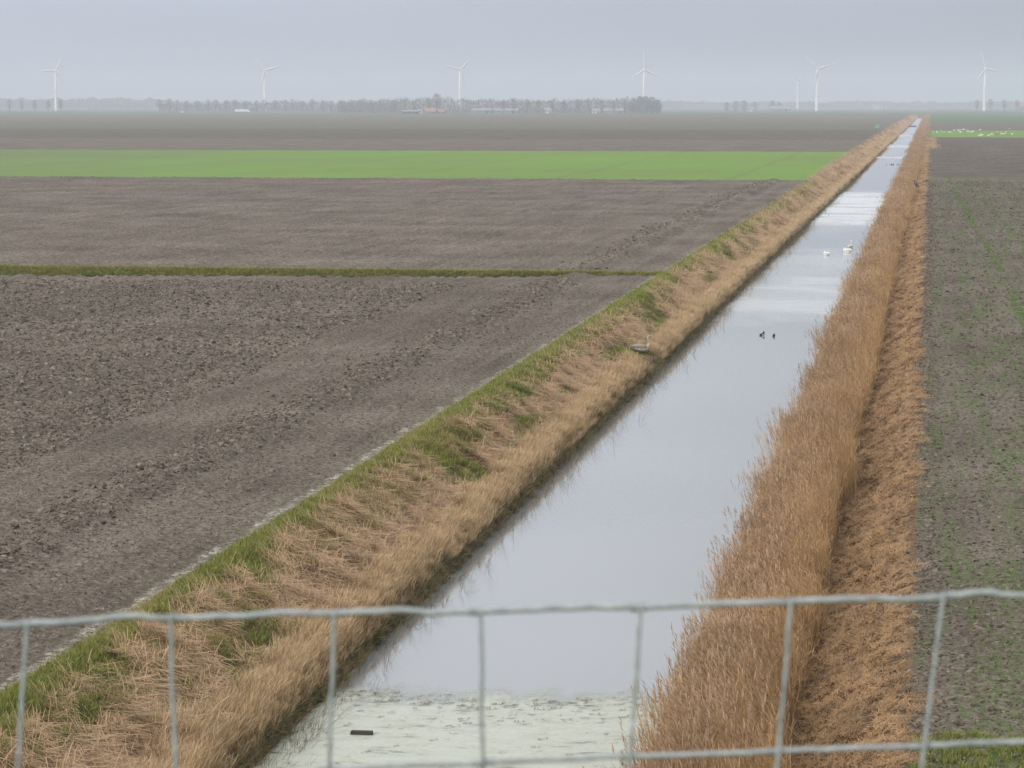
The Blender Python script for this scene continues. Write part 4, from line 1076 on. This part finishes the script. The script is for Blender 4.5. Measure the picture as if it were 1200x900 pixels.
for xx in (-7.4, -6.1, -4.8, 5.0, 7.3):
    for yy in (-1.05, 1.05): wheel(lt, xx, yy, 0.52, 0.35)
tag(lt, 'white articulated lorry driving along the far road', 'lorry')
def car(x_px, mat, label, rz=0):
    t = empty('car', (at_Y(x_px, RY - 60), RY - 60, 0.06), rz)
    prof = [(-2.1, .35), (2.1, .35), (2.1, .8), (1.2, .95), (0.55, 1.45), (-1.3, 1.45), (-2.05, .95)]
    V = [(a, s * (.85 if b < 1.2 else .68), b) for s in (-1, 1) for a, b in prof]; k = len(prof)
    MB().add(V, [tuple(range(k)), tuple(range(2 * k - 1, k - 1, -1))] + [(i, (i + 1) % k + 0, (i + 1) % k + k, i + k)[::-1] for i in range(k)]).build('body', mat, t)
    for s in (-1, 1): MB().add([(-1.2, s * .80, 1.0), (0.75, s * .80, 1.0), (0.45, s * .72, 1.38), (-1.05, s * .72, 1.38)], [(0, 1, 2, 3)]).build('window', M['glass'], t)
    for xx in (-1.35, 1.35):
        for yy in (-.78, .78): wheel(t, xx, yy, .32, .2)
    return tag(t, label, 'car')
car(213.5, M['white_paint'], 'white car on the far road left of the lorry')
car(197.5, M['grey_paint'], 'dark car on the far road, left of the white car', math.pi)
M['asphalt'] = plain('asphalt', (0.07, 0.07, 0.072), 0.9, 0.2, 0.1, 0.2)
sheet('far_road', np.linspace(-3400, 2400, 40), np.array([2926, 2933.0]), 0.045, M['asphalt'])

# ------------------------------------------------------------------ wire fence right before the camera
M['wire'] = plain('galvanised_wire', (0.38, 0.405, 0.40), 0.6, 0.3, 0.25, 60, 0.1)
M['post_wood'] = plain('weathered_post', (0.20, 0.165, 0.12), 0.9)
FD = 2.4
_Fh = np.array([-math.sin(YAW), math.cos(YAW), 0.0])
def on_fence(x, y):
    d = ray(x, y); t = FD / float(d @ _Fh); return Vector(d * t) + Vector((0, 0, HC))
origin = on_fence(600, 714); base_z = 8.52
fence = empty('wire_fence', (origin.x, origin.y, base_z), YAW)
inv = Matrix.Translation((origin.x, origin.y, base_z)) @ Matrix.Rotation(YAW, 4, 'Z'); inv.invert()
def fl(p): return inv @ p
top_px = [(-700, 768), (-400, 752), (-160, 739), (0, 733), (34, 731), (104, 727), (150, 722), (200, 724), (290, 721), (330, 718), (392, 719), (470, 715), (508, 718), (563, 716), (640, 713), (695, 711), (750, 711.5), (830, 708), (925, 705), (1010, 701.5), (1060, 702), (1105, 699), (1155, 694), (1200, 698), (1330, 690), (1600, 676), (1900, 660)]
low_px = [(-700, 962), (-400, 945), (-160, 928), (20, 917), (208, 911), (385, 902), (470, 897), (566, 894), (650, 890), (738, 886), (830, 884), (912, 880), (1000, 877), (1083, 874), (1140, 871), (1200, 869), (1330, 862), (1600, 846), (1900, 830)]
verts_px = [(-340, -345), (-160, -168), (32, 21), (200, 207), (392, 386), (563, 566), (751, 738), (927, 912), (1105, 1083), (1290, 1265), (1480, 1450)]
def interp(px, x):
    a = np.array(px, float); return float(np.interp(x, a[:, 0], a[:, 1]))
def wire(pts, r, name, wob=0.0006):
    q = spline(pts, 5)
    q = [v + Vector((0, U(-wob, wob), U(-wob, wob))) for v in q]
    return MB().tube(q, r, 8).build(name, M['wire'], fence, True)
wire([fl(on_fence(*p)) for p in top_px], 0.0031, 'top_wire')
wire([fl(on_fence(*p)) for p in low_px], 0.0027, 'line_wire')
gap = 0.143
lowloc = [fl(on_fence(*p)) for p in low_px]
for k in range(1, 6):
    wire([v - Vector((0, 0, gap * k)) for v in lowloc], 0.0021, 'line_wire')
for xa, xb in verts_px:
    a = fl(on_fence(xa, interp(top_px, xa))); b = fl(on_fence(xb, interp(low_px, xb)))
    c = b - Vector((U(-.01, .01), 0, gap * 5))
    a.y -= 0.003; b.y -= 0.003; c.y -= 0.003
    down = (b - a).normalized(); c = b + down * gap * 5
    wire([a - down * 0.004] + [a.lerp(b, t) + Vector((U(-.0007, .0007), 0, 0)) for t in (.2, .4, .6, .8)] + [b, b.lerp(c, .5), c], 0.0021, 'stay_wire', 0.0003)
    for q, rr in ((a, 0.0031), (b, 0.0027)):                 # wrapped knots
        pts = [q + Vector((-0.011 + 0.022 * i / 14, 0.003 + math.cos(i * 2.2) * (rr + .0012), math.sin(i * 2.2) * (rr + .0012))) for i in range(15)]
        MB().tube(pts, 0.0014, 5).build('knot', M['wire'], fence, True)
for sx in (-1.55, 1.6):
    MB().tube([(sx, 0.06, -0.35), (sx, 0.06, 0.5), (sx, 0.06, 1.16), (sx, 0.06, 1.2)], [0.05, 0.05, 0.05, 0.04], 12).build('post', M['post_wood'], fence, True)
tag(fence, 'galvanised wire mesh fence close to the camera across the bottom', 'fence')

# ------------------------------------------------------------------ haze
hz = bpy.data.materials.new('winter_haze'); hz.use_nodes = True
nt = hz.node_tree; nt.nodes.clear()
vo = nt.nodes.new('ShaderNodeOutputMaterial'); pv = nt.nodes.new('ShaderNodeVolumePrincipled')
pv.inputs['Color'].default_value = (0.85, 0.90, 1.0, 1)
pv.inputs['Density'].default_value = 2.4e-4
pv.inputs['Anisotropy'].default_value = 0.0
nt.links.new(pv.outputs[0], vo.inputs['Volume'])
hb = MB().box((0, 5300, 62), (18400, 12600, 134)).build('haze', hz)
hb['kind'] = 'stuff'; hb['label'] = 'thin pale winter haze over the whole plain'; hb['category'] = 'haze'
